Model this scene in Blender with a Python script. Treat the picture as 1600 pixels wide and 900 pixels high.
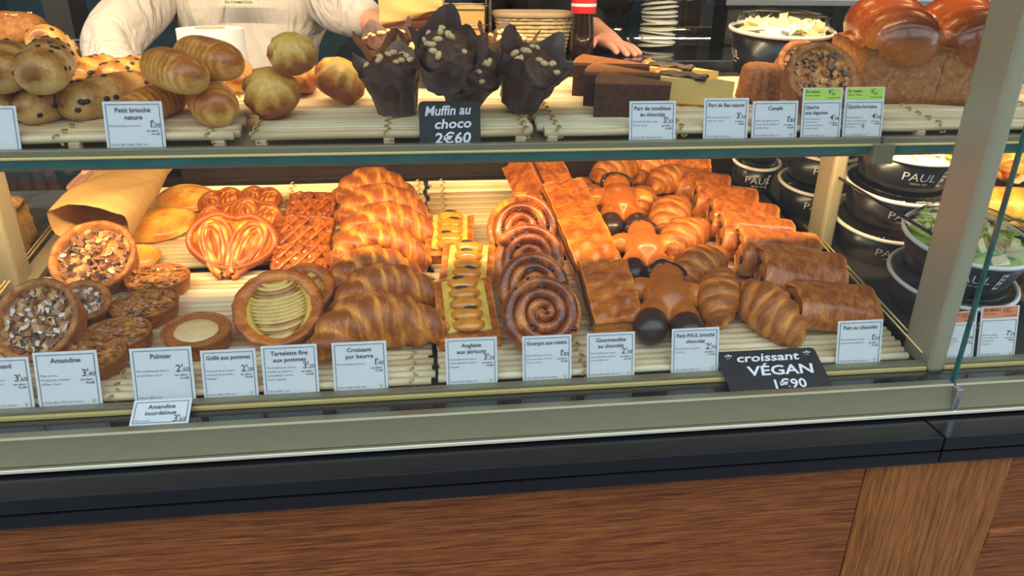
import bpy, bmesh, math, random
import numpy as np
from mathutils import Matrix, Vector, Euler

for o in list(bpy.data.objects):
    bpy.data.objects.remove(o)
scene = bpy.context.scene
COL = scene.collection
R = math.radians
rng = np.random.default_rng(7)
random.seed(7)

# ------------------------------------------------------------------ camera
F = 1160.0                                    # focal length in pixels of the 1600x900 photograph
_d = Vector((-35, -2650, -1160)).normalized() # where plumb lines converge
Zc = -_d
Xc = Vector((9800, 386, -1160))
Xc = (Xc - Zc * Xc.dot(Zc)).normalized()
Yc = Zc.cross(Xc)
RW = Matrix((Xc, Yc, Zc))                     # camera axes -> world
CAM = Vector((0, 0, 1.45))
cd = bpy.data.cameras.new('camera')
cam = bpy.data.objects.new('camera', cd)
COL.objects.link(cam)
m4 = RW.to_4x4(); m4.translation = CAM
cam.matrix_world = m4
cd.sensor_width = 36; cd.lens = 36 * F / 1600; cd.clip_start = .01
scene.camera = cam
scene.view_settings.view_transform = 'Standard'
scene.view_settings.look = 'None'
scene.view_settings.exposure = 0.0
scene.view_settings.gamma = 1.0
scene.view_settings.use_curve_mapping = False

# ------------------------------------------------------------------ daylight
world = bpy.data.worlds.new('world'); scene.world = world
world.use_nodes = True
bgn = world.node_tree.nodes['Background']
bgn.inputs['Color'].default_value = (.74, .86, 1.0, 1)    # overcast street sky
bgn.inputs['Strength'].default_value = 2.6

# ------------------------------------------------------------------ pixel -> place
def ray(px, py):
    return (RW @ Vector((px - 800, 450 - py, -F))).normalized()
def hit(px, py, p, n):
    d = ray(px, py)
    return CAM + d * ((p - CAM).dot(n) / d.dot(n))
def mpp(p):                                   # metres per pixel at a point
    return (p - CAM).dot(-Vector((RW[0][2], RW[1][2], RW[2][2]))) / F
TS = R(10); TP = Vector((0, .824, .963)); TN = Vector((0, -math.sin(TS), math.cos(TS)))
SS = R(5);  SP = Vector((0, .946, 1.254)); SN = Vector((0, -math.sin(SS), math.cos(SS)))
def tray(px, py, h=0.0):
    return hit(px, py, TP + TN * h, TN)
def shelf(px, py, h=0.0):
    return hit(px, py, SP + SN * h, SN)
def atY(px, py, y):
    return hit(px, py, Vector((0, y, 0)), Vector((0, 1, 0)))
def atZ(px, py, z):
    return hit(px, py, Vector((0, 0, z)), Vector((0, 0, 1)))
def tray_s(x, s, h=0.0):                      # point at distance s up the sloping tray
    return Vector((x, TP.y + s * math.cos(TS), TP.z + s * math.sin(TS))) + TN * h
def shelf_s(x, s, h=0.0):
    return Vector((x, SP.y + s * math.cos(SS), SP.z + s * math.sin(SS))) + SN * h

# ------------------------------------------------------------------ materials
MATS = {}
def mat_new(name):
    m = bpy.data.materials.new(name); m.use_nodes = True
    nt = m.node_tree; nt.nodes.clear()
    out = nt.nodes.new('ShaderNodeOutputMaterial')
    MATS[name] = m
    return m, nt, out
def principled(nt, out, rough=.5, metal=0, spec=.5, coat=0, trans=0, sss=0):
    b = nt.nodes.new('ShaderNodeBsdfPrincipled')
    b.inputs['Roughness'].default_value = rough
    b.inputs['Metallic'].default_value = metal
    b.inputs['Specular IOR Level'].default_value = spec
    b.inputs['Coat Weight'].default_value = coat
    b.inputs['Coat Roughness'].default_value = .12
    nt.links.new(b.outputs[0], out.inputs[0])
    return b
def noise(nt, scale, detail=4, stretch=(1, 1, 1), coord='Object', dist=0, rough=.55):
    tc = nt.nodes.new('ShaderNodeTexCoord'); mp = nt.nodes.new('ShaderNodeMapping')
    mp.inputs['Scale'].default_value = stretch
    n = nt.nodes.new('ShaderNodeTexNoise')
    n.inputs['Scale'].default_value = scale; n.inputs['Detail'].default_value = detail
    n.inputs['Distortion'].default_value = dist; n.inputs['Roughness'].default_value = rough
    nt.links.new(tc.outputs[coord], mp.inputs[0]); nt.links.new(mp.outputs[0], n.inputs['Vector'])
    return n
def ramp(nt, fac, cols, pos=None):
    r = nt.nodes.new('ShaderNodeValToRGB')
    e = r.color_ramp.elements
    n = len(cols); pos = pos or [.25 + .5 * i / (n - 1) for i in range(n)]
    while len(e) < n: e.new(.5)
    for i in range(n):
        e[i].position = pos[i]; e[i].color = (*cols[i], 1)
    nt.links.new(fac, r.inputs[0])
    return r
def bump(nt, b, h, strength=.3, dist=.002):
    bp = nt.nodes.new('ShaderNodeBump')
    bp.inputs['Strength'].default_value = strength; bp.inputs['Distance'].default_value = dist
    nt.links.new(h, bp.inputs['Height']); nt.links.new(bp.outputs[0], b.inputs['Normal'])
def plain(name, col, rough=.5, metal=0, spec=.5, var=.12, scale=30, bmp=0, coat=0, stretch=(1, 1, 1)):
    m, nt, out = mat_new(name); b = principled(nt, out, rough, metal, spec, coat)
    n = noise(nt, scale, 4, stretch)
    lo = [c * (1 - var) for c in col]; hi = [min(1, c * (1 + var)) for c in col]
    r = ramp(nt, n.outputs[0], [lo, col, hi]); nt.links.new(r.outputs[0], b.inputs['Base Color'])
    if bmp: bump(nt, b, n.outputs[0], bmp)
    return m
def pastry(name, cols, scale=60, rough=.38, coat=.15, bmp=.5, stretch=(1, 1, 1), toastw=.65, pos=None, fine=220):
    """baked dough: colour runs with the 'toast' attribute of the mesh (ridges browner than creases) and noise"""
    m, nt, out = mat_new(name); b = principled(nt, out, rough, 0, .4, coat)
    at = nt.nodes.new('ShaderNodeAttribute'); at.attribute_name = 'toast'
    n = noise(nt, scale, 5, stretch, dist=.6)
    n2 = noise(nt, fine, 5, stretch, rough=.65)
    mx = nt.nodes.new('ShaderNodeMath'); mx.operation = 'MULTIPLY_ADD'
    mx.inputs[1].default_value = toastw * .62
    nn = nt.nodes.new('ShaderNodeMath'); nn.operation = 'MULTIPLY'; nn.inputs[1].default_value = .8
    nt.links.new(n.outputs[0], nn.inputs[0])
    nt.links.new(at.outputs['Fac'], mx.inputs[0]); nt.links.new(nn.outputs[0], mx.inputs[2])
    sb = nt.nodes.new('ShaderNodeMath'); sb.operation = 'MULTIPLY_ADD'; sb.inputs[1].default_value = .42; 
    nt.links.new(n2.outputs[0], sb.inputs[0]); nt.links.new(mx.outputs[0], sb.inputs[2])
    k = len(cols)
    r = ramp(nt, sb.outputs[0], cols, pos or [.50 + .50 * i / (k - 1) for i in range(k)])
    nt.links.new(r.outputs[0], b.inputs['Base Color'])
    bump(nt, b, sb.outputs[0], bmp, .0022)
    return m
def glass(name, tint=(1, 1, 1), refl=1.0, rough=0.0):
    """thin clear sheet: light passes straight, surface mirrors by Fresnel"""
    m, nt, out = mat_new(name)
    t = nt.nodes.new('ShaderNodeBsdfTransparent'); t.inputs[0].default_value = (*tint, 1)
    g = nt.nodes.new('ShaderNodeBsdfGlossy'); g.inputs['Roughness'].default_value = rough
    fr = nt.nodes.new('ShaderNodeFresnel')
    ge = nt.nodes.new('ShaderNodeNewGeometry'); io = nt.nodes.new('ShaderNodeMath'); io.operation = 'MULTIPLY_ADD'
    io.inputs[1].default_value = 1 / 1.45 - 1.45; io.inputs[2].default_value = 1.45   # same mirror from both faces of the sheet
    nt.links.new(ge.outputs['Backfacing'], io.inputs[0]); nt.links.new(io.outputs[0], fr.inputs[0])
    mu = nt.nodes.new('ShaderNodeMath'); mu.operation = 'MULTIPLY'; mu.inputs[1].default_value = refl
    mx = nt.nodes.new('ShaderNodeMixShader')
    nt.links.new(fr.outputs[0], mu.inputs[0]); nt.links.new(mu.outputs[0], mx.inputs[0])
    nt.links.new(t.outputs[0], mx.inputs[1]); nt.links.new(g.outputs[0], mx.inputs[2])
    nt.links.new(mx.outputs[0], out.inputs[0])
    return m
def emit(name, col, st):
    m, nt, out = mat_new(name); e = nt.nodes.new('ShaderNodeEmission')
    e.inputs[0].default_value = (*col, 1); e.inputs[1].default_value = st
    nt.links.new(e.outputs[0], out.inputs[0]); return m
def woodmat(name, cols, stretch, scale=9, rough=.32):
    m, nt, out = mat_new(name); b = principled(nt, out, rough + .12, 0, .3, .05)
    n = noise(nt, scale, 7, stretch, dist=.9, rough=.62); n2 = noise(nt, scale * 3.1, 4, stretch, dist=.3)
    ad = nt.nodes.new('ShaderNodeMath'); ad.operation = 'MULTIPLY_ADD'; ad.inputs[1].default_value = .45
    nt.links.new(n2.outputs[0], ad.inputs[0])
    h = nt.nodes.new('ShaderNodeMath'); h.operation = 'MULTIPLY'; h.inputs[1].default_value = .6
    nt.links.new(n.outputs[0], h.inputs[0]); nt.links.new(h.outputs[0], ad.inputs[2])
    r = ramp(nt, ad.outputs[0], cols, [.33, .47, .56, .70]); nt.links.new(r.outputs[0], b.inputs['Base Color'])
    bump(nt, b, ad.outputs[0], .25, .001)
    return m

woodmat('oak_across', [(.03, .008, .003), (.16, .042, .010), (.26, .078, .018), (.36, .13, .032)], (1.0, 9, 30))
woodmat('oak_upright', [(.05, .016, .004), (.20, .065, .014), (.30, .105, .024), (.38, .15, .04)], (22, 9, .9))
plain('granite', (.008, .008, .010), .18, 0, .35, .9, 900)
plain('champagne', (.27, .245, .15), .36, .5, .5, .03, 5, 0)
plain('bright_trim', (.78, .74, .56), .3, .2, .5, .03, 5)
plain('gold_trim', (.80, .60, .22), .25, .35, .5, .05, 5)
plain('cream_paint', (.40, .35, .23), .35, .2, .5, .04, 6)
plain('seal', (.012, .012, .012), .5, 0, .4, .1)
plain('black_gloss', (.012, .012, .014), .08, 0, .6, .1)
plain('tray_dark', (.035, .032, .032), .35, 0, .5, .3, 40)
plain('mat_reflection_tan', (.36, .28, .16), .45, .1, .5, .08, 8)  # tan painted in place of the cane mats mirrored in the shelf glass
plain('cane', (.72, .57, .33), .42, 0, .45, .16, 12, .15, stretch=(1, 6, 6))
plain('cane_b', (.62, .44, .23), .42, 0, .45, .2, 12, .15, stretch=(1, 6, 6))
plain('cane_c', (.78, .66, .43), .42, 0, .45, .14, 12, .15, stretch=(1, 6, 6))
plain('rope', (.50, .32, .12), .7, 0, .3, .35, 250, .5)
plain('peg', (.62, .46, .30), .6, 0, .3, .12, 60)
glass('clear_glass', (.97, .99, .98), .6)
glass('lid_clear', (.96, .97, .97), 1.25, .02)
plain('glass_edge', (.012, .10, .085), .12, 0, .6, .35, 14)
plain('card', (.72, .73, .74), .55, 0, .4, .02, 60)
plain('ink', (.05, .05, .06), .6)
plain('ink_grey', (.20, .21, .24), .6)
plain('frame_ink', (.13, .19, .25), .6)
plain('lime', (.48, .72, .10), .55, var=.05)
plain('orange_card', (.80, .24, .09), .55, var=.05)
plain('leaf_ink', (.30, .55, .12), .6)
plain('slate', (.028, .027, .028), .38, 0, .5, .25, 70)
plain('chalk', (.86, .86, .95), .7, var=.1, scale=300)
# dough
pastry('croissant_dough', [(0.920, 0.613, 0.146), (0.883, 0.365, 0.055), (0.631, 0.205, 0.028), (0.316, 0.080, 0.013)], 30, .4, .15, .7, (4.5, 1.2, 1.2), .75)
pastry('vegan_dough', [(0.920, 0.555, 0.134), (0.819, 0.336, 0.055), (0.600, 0.190, 0.028), (0.316, 0.087, 0.013)], 30, .4, .12, .7, (4.5, 1.2, 1.2), .75)
pastry('puff_dough', [(0.920, 0.496, 0.101), (0.819, 0.292, 0.039), (0.600, 0.168, 0.020), (0.316, 0.073, 0.011)], 30, .3, .3, .45, (1, 2, 2), .6)
pastry('choc_bread_dough', [(0.920, 0.482, 0.122), (0.663, 0.248, 0.045), (0.442, 0.124, 0.022), (0.236, 0.059, 0.011)], 55, .33, .3, .5, (2, 1, 1), .6)
pastry('snail_dough', [(0.920, 0.525, 0.112), (0.758, 0.263, 0.039), (0.442, 0.109, 0.020), (0.173, 0.036, 0.011)], 40, .25, .5, .4, (1, 1, 1), .7)
pastry('palmier_dough', [(0.920, 0.669, 0.146), (0.920, 0.455, 0.064), (0.672, 0.203, 0.022), (0.363, 0.083, 0.011)], 50, .32, .2, .5, (1, 1, 1), .95)
pastry('lattice_dough', [(0.776, 0.311, 0.046), (0.595, 0.179, 0.022), (0.413, 0.102, 0.013), (0.207, 0.042, 0.007)], 70, .18, .7, .5, (1, 1, 1), .5)
pastry('flat_bread_dough', [(0.920, 0.694, 0.146), (0.920, 0.502, 0.074), (0.801, 0.299, 0.037), (0.543, 0.156, 0.018)], 22, .35, .25, .4, (1, 1, 1), .5)
pastry('tart_crust', [(0.750, 0.395, 0.119), (0.582, 0.251, 0.064), (0.413, 0.143, 0.032), (0.233, 0.072, 0.018)], 70, .55, 0, .6, (1, 1, 1), .6)
pastry('almond_crust', [(0.672, 0.299, 0.074), (0.517, 0.179, 0.037), (0.363, 0.108, 0.018), (0.194, 0.048, 0.009)], 70, .5, .05, .6, (1, 1, 1), .6)
pastry('brioche_dough', [(0.920, 0.621, 0.220), (0.801, 0.430, 0.091), (0.647, 0.263, 0.041), (0.440, 0.131, 0.018)], 18, .3, .3, .2, (1, 1, 1), .85)
pastry('chip_dough', [(0.905, 0.646, 0.257), (0.750, 0.455, 0.137), (0.543, 0.263, 0.055), (0.311, 0.108, 0.018)], 16, .33, .25, .2, (1, 1, 1), .8)
pastry('fluted_dough', [(0.828, 0.502, 0.119), (0.699, 0.359, 0.064), (0.543, 0.216, 0.037), (0.336, 0.102, 0.022)], 25, .4, .15, .5, (1, 1, 1), .8)
pastry('man_dough', [(0.920, 0.583, 0.146), (0.916, 0.379, 0.055), (0.694, 0.219, 0.028), (0.442, 0.118, 0.017)], 20, .28, .35, .25, (1, 1, 1), .8)
pastry('loaf_dough', [(0.750, 0.359, 0.083), (0.569, 0.191, 0.032), (0.363, 0.089, 0.013), (0.181, 0.036, 0.007)], 14, .2, .6, .2, (1, 1, 1), .8)
pastry('loaf_side', [(0.543, 0.251, 0.083), (0.413, 0.162, 0.046), (0.284, 0.102, 0.028), (0.194, 0.060, 0.018)], 120, .6, 0, .6, (1, 1, 1), .3)
pastry('quiche_fill', [(0.801, 0.455, 0.109), (0.517, 0.191, 0.037), (0.207, 0.054, 0.013), (0.065, 0.018, 0.009)], 70, .4, .2, .8, (1, 1, 1), .2)
pastry('almond_top', [(0.711, 0.359, 0.091), (0.388, 0.143, 0.028), (0.207, 0.060, 0.013), (0.077, 0.024, 0.009)], 90, .15, .8, .8, (1, 1, 1), .2)
pastry('bread_seeded', [(0.853, 0.550, 0.201), (0.647, 0.359, 0.109), (0.440, 0.203, 0.055), (0.155, 0.072, 0.028)], 90, .55, 0, .6, (1, 1, 1), .3)
plain('chocolate', (.045, .024, .02), .28, 0, .5, .15, 20, 0, .2)
plain('chocolate_cake', (.085, .034, .016), .75, 0, .3, .4, 130, .8)
plain('cake_top', (.26, .10, .035), .6, 0, .3, .2, 60, .4)
plain('muffin_cake', (.085, .032, .016), .5, 0, .4, .5, 140, 1)
plain('muffin_paper', (.12, .068, .055), .42, 0, .5, .25, 40, .2)
plain('hazelnut', (.74, .52, .24), .4, 0, .4, .2, 60)
plain('chip', (.03, .018, .014), .4)
plain('raisin', (.03, .012, .008), .25, coat=.4)
plain('flan', (.85, .58, .17), .3, 0, .5, .08, 20, 0, .2)
plain('burnt', (.05, .028, .018), .35, 0, .5, .6, 90, .5, .3)
plain('custard', (.80, .52, .09), .22, 0, .5, .12, 30, 0, .5)
plain('apricot', (.72, .27, .025), .16, 0, .5, .35, 50, .2, .7)
plain('apple', (.70, .46, .12), .2, 0, .5, .25, 40, .1, .6)
plain('apple_brown', (.36, .15, .035), .25, 0, .5, .6, 60, .1, .6)
plain('frangipane', (.74, .50, .24), .4, 0, .5, .12, 60, .2, .2)
plain('caramel', (.36, .12, .025), .2, 0, .5, .25, 60, .3, .6)
plain('crumb_a', (.58, .34, .15), .7, var=.3, scale=120)
plain('crumb_b', (.30, .13, .06), .6, var=.4, scale=120)
plain('almond_flake', (.72, .60, .50), .6, var=.2, scale=120)
plain('currant', (.045, .028, .032), .4)
plain('flour', (.80, .74, .66), .8)
# tubs, salad, people, back of shop
plain('tub_black', (.010, .012, .018), .3, 0, .5, .2, 10, 0, .15)
plain('tub_rim', (.72, .70, .66), .35, var=.04)
plain('print_white', (.80, .80, .80), .5, var=.03)
plain('lettuce', (.34, .46, .06), .5, var=.5, scale=50, bmp=.3)
plain('crouton', (.70, .55, .28), .6, var=.25, scale=60)
plain('tomato', (.65, .10, .03), .3, var=.2)
plain('egg', (.82, .70, .40), .45, var=.1)
def cloth(name, col):
    m, nt, out = mat_new(name); b = principled(nt, out, .85, 0, .2)
    n = noise(nt, 7, 3, (1, 1, .55), dist=1.6); b.inputs['Base Color'].default_value = (*col, 1)
    bump(nt, b, n.outputs[0], .8, .05)
cloth('jacket', (.54, .51, .51))
plain('skin', (.62, .30, .23), .5, 0, .4, .12, 30)
plain('black_cloth', (.012, .012, .015), .8, 0, .2, .3, 30)
plain('kraft', (.60, .37, .14), .65, 0, .3, .12, 14, .2, stretch=(1, 5, 1))
plain('tissue', (.72, .76, .86), .85, var=.04)
plain('cardboard_core', (.40, .30, .20), .8)
plain('badge', (.62, .57, .47), .5)
plain('steel', (.55, .56, .58), .25, 1, .5, .08, 20)
plain('wicker', (.55, .42, .24), .6, 0, .3, .3, 120, .5)
plain('blue_wall', (.045, .12, .21), .6, 0, .4, .1, 3)
plain('dark_wood', (.035, .016, .010), .3, 0, .5, .4, 20, stretch=(1, 8, 8))
plain('case_back', (.020, .011, .009), .3, 0, .5, .3, 10)
plain('shop_dark', (.02, .022, .026), .6, 0, .4, .2, 4)
plain('floor_tile', (.16, .14, .12), .45, 0, .5, .15, 6)
plain('facade', (.30, .27, .23), .8, 0, .3, .1, 2)
plain('pavement', (.20, .20, .20), .8, 0, .3, .12, 5)
plain('ceiling_paint', (.55, .52, .48), .8, 0, .3, .04, 3)
plain('cola_red', (.62, .02, .025), .35, var=.05)
plain('cola', (.02, .008, .005), .1)
plain('plastic_clear', (.55, .62, .70), .3, 0, .5, .08, 5)
plain('cup_white', (.72, .72, .72), .4, var=.03)
plain('slate_tray', (.03, .05, .08), .3, 0, .5, .4, 60)
emit('lamp_warm', (1, .62, .26), 6)
# ------------------------------------------------------------------ mesh helpers
def mesh_of(name, V, Fc, toast=None, smooth=True):
    me = bpy.data.meshes.new(name)
    me.from_pydata([tuple(map(float, v)) for v in V], [], [tuple(map(int, f)) for f in Fc])
    if toast is not None:
        a = me.attributes.new('toast', 'FLOAT', 'POINT')
        a.data.foreach_set('value', np.asarray(toast, dtype=np.float32).ravel())
    if smooth: me.polygons.foreach_set('use_smooth', [True] * len(me.polygons))
    me.update()
    return me
def obj(name, me, mat=None, parent=None, loc=None, rot=None, scale=None):
    o = bpy.data.objects.new(name, me); COL.objects.link(o)
    if mat is not None and me is not None:
        if not me.materials: me.materials.append(MATS[mat])
    if parent is not None: o.parent = parent
    if loc is not None: o.location = loc
    if rot is not None: o.rotation_euler = rot
    if scale is not None: o.scale = scale if hasattr(scale, '__len__') else (scale,) * 3
    return o
def tag(o, label, cat, group=None):
    o['label'] = label; o['category'] = cat
    if group: o['group'] = group
    return o
def thing(name, label, cat, group=None, M=None):
    o = bpy.data.objects.new(name, None); COL.objects.link(o); o.empty_display_size = .02
    tag(o, label, cat, group)
    if M is not None: o.matrix_world = M
    return o
def structure(o):
    o['kind'] = 'structure'; return o
def copy_tree(o, parent=None):
    c = o.copy(); COL.objects.link(c); c.parent = parent
    for ch in o.children: copy_tree(ch, c)
    return c
def rotm(yaw=0, pitch=0, roll=0):             # degrees; roll about X first, pitch about X.. see place()
    return Matrix.Rotation(R(yaw), 4, 'Z') @ Matrix.Rotation(R(pitch), 4, 'X') @ Matrix.Rotation(R(roll), 4, 'Y')
def frame(pos, slope, yaw=0, pitch=0, roll=0):
    """matrix standing on a surface sloping by `slope`; pitch lifts the far edge, roll lifts one side, yaw turns about the surface normal"""
    return Matrix.Translation(pos) @ Matrix.Rotation(slope, 4, 'X') @ Matrix.Rotation(R(pitch), 4, 'X') @ Matrix.Rotation(R(yaw), 4, 'Z') @ Matrix.Rotation(R(roll), 4, 'Y')
def onT(px, py, h, yaw=0, pitch=0, roll=0):
    return frame(tray(px, py, h), TS, yaw, pitch, roll)
def onS(px, py, h, yaw=0, pitch=0, roll=0):
    return frame(shelf(px, py, h), SS, yaw, pitch, roll)
def S3(*a): return np.stack(np.broadcast_arrays(*a), -1).astype(float)
class MB:
    def __init__(s): s.v = []; s.f = []; s.t = []
    def add(s, V, Fc, t=0.5):
        k = len(s.v); V = np.asarray(V, float).reshape(-1, 3)
        s.v.extend(V.tolist()); s.f.extend([tuple(i + k for i in f) for f in Fc])
        s.t.extend(np.broadcast_to(np.asarray(t, float).ravel() if np.ndim(t) else t, (len(V),)).tolist())
        return s
    def box(s, c, d, M=None):
        c = np.array(c, float); d = np.array(d, float) / 2
        V = [c + d * np.array(q) for q in ((-1,-1,-1),(1,-1,-1),(1,1,-1),(-1,1,-1),(-1,-1,1),(1,-1,1),(1,1,1),(-1,1,1))]
        if M is not None: V = [M @ Vector(v) for v in V]
        return s.add(np.array([list(v) for v in V]), [(0,3,2,1),(4,5,6,7),(0,1,5,4),(1,2,6,5),(2,3,7,6),(3,0,4,7)])
    def grid(s, P, cu=False, cv=False, t=0.5, flip=False):
        nu, nv = P.shape[:2]; f = []
        for i in range(nu if cu else nu - 1):
            for j in range(nv if cv else nv - 1):
                a, b, c, d = i*nv+j, ((i+1)%nu)*nv+j, ((i+1)%nu)*nv+(j+1)%nv, i*nv+(j+1)%nv
                f.append((a, d, c, b) if flip else (a, b, c, d))
        return s.add(P.reshape(-1, 3), f, t)
    def lathe(s, prof, n=40, c=(0, 0, 0), wob=0, t=0.5):
        prof = np.array(prof, float); a = np.arange(n) * 2 * np.pi / n
        w = 1 + (wob * (rng.random(n) - .5) if wob else 0 * a)
        P = np.stack([prof[:, 0:1] * np.cos(a) * w, prof[:, 0:1] * np.sin(a) * w, prof[:, 1:2] + 0 * a], -1) + np.array(c)
        return s.grid(P, cv=True, t=t if np.ndim(t) == 0 else np.repeat(np.asarray(t), n), flip=True)
    def tube(s, pts, rad, n=10, sq=(1, 1), cap=True, t=0.5):
        pts = np.array(pts, float); m = len(pts)
        rad = np.broadcast_to(np.asarray(rad, float), (m,))
        T = np.gradient(pts, axis=0); T /= np.linalg.norm(T, axis=1, keepdims=True) + 1e-12
        up = np.array([0, 0, 1.0])
        if abs(T[:, 2]).max() > .9: up = np.array([.31, .9, .3])
        A = np.cross(T, up); A /= np.linalg.norm(A, axis=1, keepdims=True) + 1e-12
        B = np.cross(A, T)
        a = np.arange(n) * 2 * np.pi / n
        P = pts[:, None] + rad[:, None, None] * (A[:, None] * np.cos(a)[None, :, None] * sq[0] + B[:, None] * np.sin(a)[None, :, None] * sq[1])
        k = len(s.v); s.grid(P, cv=True, t=t if np.ndim(t) == 0 else np.repeat(np.asarray(t), n))
        if cap:
            s.f.append(tuple(k + i for i in range(n))); s.f.append(tuple(k + (m - 1) * n + i for i in range(n))[::-1])
        return s
    def ell(s, c, r, M=None, nu=12, nv=8, t=0.5):
        u = np.arange(nu) * 2 * np.pi / nu; v = np.linspace(-np.pi / 2 + .05, np.pi / 2 - .05, nv)
        P = np.stack([np.cos(v)[:, None] * np.cos(u) * r[0], np.cos(v)[:, None] * np.sin(u) * r[1], np.sin(v)[:, None] * r[2] + 0 * u], -1)
        if M is not None: P = P @ np.array(M.to_3x3()).T
        k = len(s.v); s.grid(P + np.array(c), cv=True, t=t, flip=True)
        s.f.append(tuple(k + i for i in range(nu))[::-1]); s.f.append(tuple(k + (nv - 1) * nu + i for i in range(nu)))
        return s
    def prism(s, poly, z0, z1):
        n = len(poly); V = [(x, y, z0) for x, y in poly] + [(x, y, z1) for x, y in poly]
        return s.add(V, [tuple(range(n))[::-1], tuple(range(n, 2 * n))] + [(i, (i + 1) % n, n + (i + 1) % n, n + i) for i in range(n)])
    def mesh(s, name='m', smooth=True, toast=True):
        return mesh_of(name, s.v, s.f, s.t if toast else None, smooth)
def box_mesh(d, name='box', bev=0):
    bm = bmesh.new(); bmesh.ops.create_cube(bm, size=1)
    for v in bm.verts: v.co = Vector((v.co.x * d[0], v.co.y * d[1], v.co.z * d[2]))
    if bev: bmesh.ops.bevel(bm, geom=list(bm.edges), offset=bev, segments=2, affect='EDGES', profile=.5)
    me = bpy.data.meshes.new(name); bm.to_mesh(me); bm.free(); return me
def box_between(name, lo, hi, mat, parent=None, bev=0):
    lo = Vector(lo); hi = Vector(hi)
    return obj(name, box_mesh(hi - lo, name, bev), mat, parent, (lo + hi) / 2)
def blob(parts, voxel, smooth=6, toastfn=None):
    """one continuous surface through overlapping ellipsoids: list of (centre, radii, rotation)"""
    mb = MB()
    for c, r, M in parts: mb.ell(c, r, M, 20, 14)
    me = mb.mesh('blob', toast=False)
    o = bpy.data.objects.new('blob', me); COL.objects.link(o)
    md = o.modifiers.new('r', 'REMESH'); md.mode = 'VOXEL'; md.voxel_size = voxel
    sm = o.modifiers.new('s', 'SMOOTH'); sm.iterations = smooth; sm.factor = .5
    dg = bpy.context.evaluated_depsgraph_get()
    out = bpy.data.meshes.new_from_object(o.evaluated_get(dg))
    bpy.data.objects.remove(o)
    out.polygons.foreach_set('use_smooth', [True] * len(out.polygons))
    if toastfn:
        co = np.empty(len(out.vertices) * 3); out.vertices.foreach_get('co', co); co = co.reshape(-1, 3)
        a = out.attributes.new('toast', 'FLOAT', 'POINT'); a.data.foreach_set('value', toastfn(co).astype(np.float32))
    return out
def skin_mesh(nodes, edges, root=0, sub=2, name='body'):
    """limbs grown round a skeleton: nodes = (position, radius or (rx, ry))"""
    me = bpy.data.meshes.new(name)
    me.from_pydata([tuple(n[0]) for n in nodes], edges, [])
    o = bpy.data.objects.new(name, me); COL.objects.link(o)
    sk = o.modifiers.new('skin', 'SKIN'); sk.use_smooth_shade = True; sk.branch_smoothing = .6
    for i, n in enumerate(nodes):
        r = n[1] if hasattr(n[1], '__len__') else (n[1], n[1])
        me.skin_vertices[0].data[i].radius = r
        me.skin_vertices[0].data[i].use_root = (i == root)
    sb = o.modifiers.new('sub', 'SUBSURF'); sb.levels = sub; sb.render_levels = sub
    dg = bpy.context.evaluated_depsgraph_get()
    out = bpy.data.meshes.new_from_object(o.evaluated_get(dg))
    bpy.data.objects.remove(o); bpy.data.meshes.remove(me)
    out.polygons.foreach_set('use_smooth', [True] * len(out.polygons))
    return out
_tc = {}
def text_data(s, size, bold=0.0, shear=0.0):
    """letter outlines as (verts, faces), origin at the left end of the baseline"""
    k = (s, size, bold, shear)
    if k not in _tc:
        cu = bpy.data.curves.new('t', 'FONT'); cu.body = s; cu.size = size; cu.resolution_u = 2
        cu.offset = bold * size; cu.shear = shear; cu.fill_mode = 'FRONT'
        o = bpy.data.objects.new('t', cu); COL.objects.link(o)
        dg = bpy.context.evaluated_depsgraph_get()
        me = bpy.data.meshes.new_from_object(o.evaluated_get(dg))
        V = np.array([v.co[:] for v in me.vertices]).reshape(-1, 3); Fc = [tuple(p.vertices) for p in me.polygons]
        bpy.data.objects.remove(o); bpy.data.curves.remove(cu); bpy.data.meshes.remove(me)
        _tc[k] = (V, Fc)
    return _tc[k]
def put_text(mb, s, x, y, size, align='c', bold=0.0, shear=0.0, z=0.0, rot=0.0, wide=1.0, maxw=None):
    V, Fc = text_data(s, size, bold, shear)
    if not len(V): return
    V = V.copy(); V[:, 0] *= wide
    w = V[:, 0].max() - V[:, 0].min()
    if maxw and w > maxw: V[:, 0] *= maxw / w; w = maxw
    V[:, 0] -= V[:, 0].min() + {'l': 0, 'c': w / 2, 'r': w}[align]
    c, q = math.cos(rot), math.sin(rot)
    W = np.stack([V[:, 0] * c - V[:, 1] * q + x, V[:, 0] * q + V[:, 1] * c + y, V[:, 2] * 0 + z], -1)
    mb.add(W, Fc)
# ------------------------------------------------------------------ setting
def quad(name, pts, mat):
    return structure(obj(name, mesh_of(name, pts, [tuple(range(len(pts)))], smooth=False), mat))
structure(box_between('floor', (-4, .74, -.05), (4, 4.4, 0), 'floor_tile'))
structure(box_between('trim_pavement', (-14, -14, -.06), (14, .74, -.01), 'pavement'))
structure(box_between('wall_back', (-4, 4.4, 0), (4, 4.5, 2.9), 'blue_wall'))
structure(box_between('wall_left', (-4.1, .9, 0), (-4, 4.4, 2.9), 'shop_dark'))
structure(box_between('wall_right', (4, .9, 0), (4.1, 4.4, 2.9), 'shop_dark'))
structure(box_between('ceiling', (-4, .74, 2.9), (4, 4.4, 2.95), 'ceiling_paint'))
structure(box_between('trim_lintel', (-4, .74, 2.45), (4, .95, 2.9), 'shop_dark'))

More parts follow.
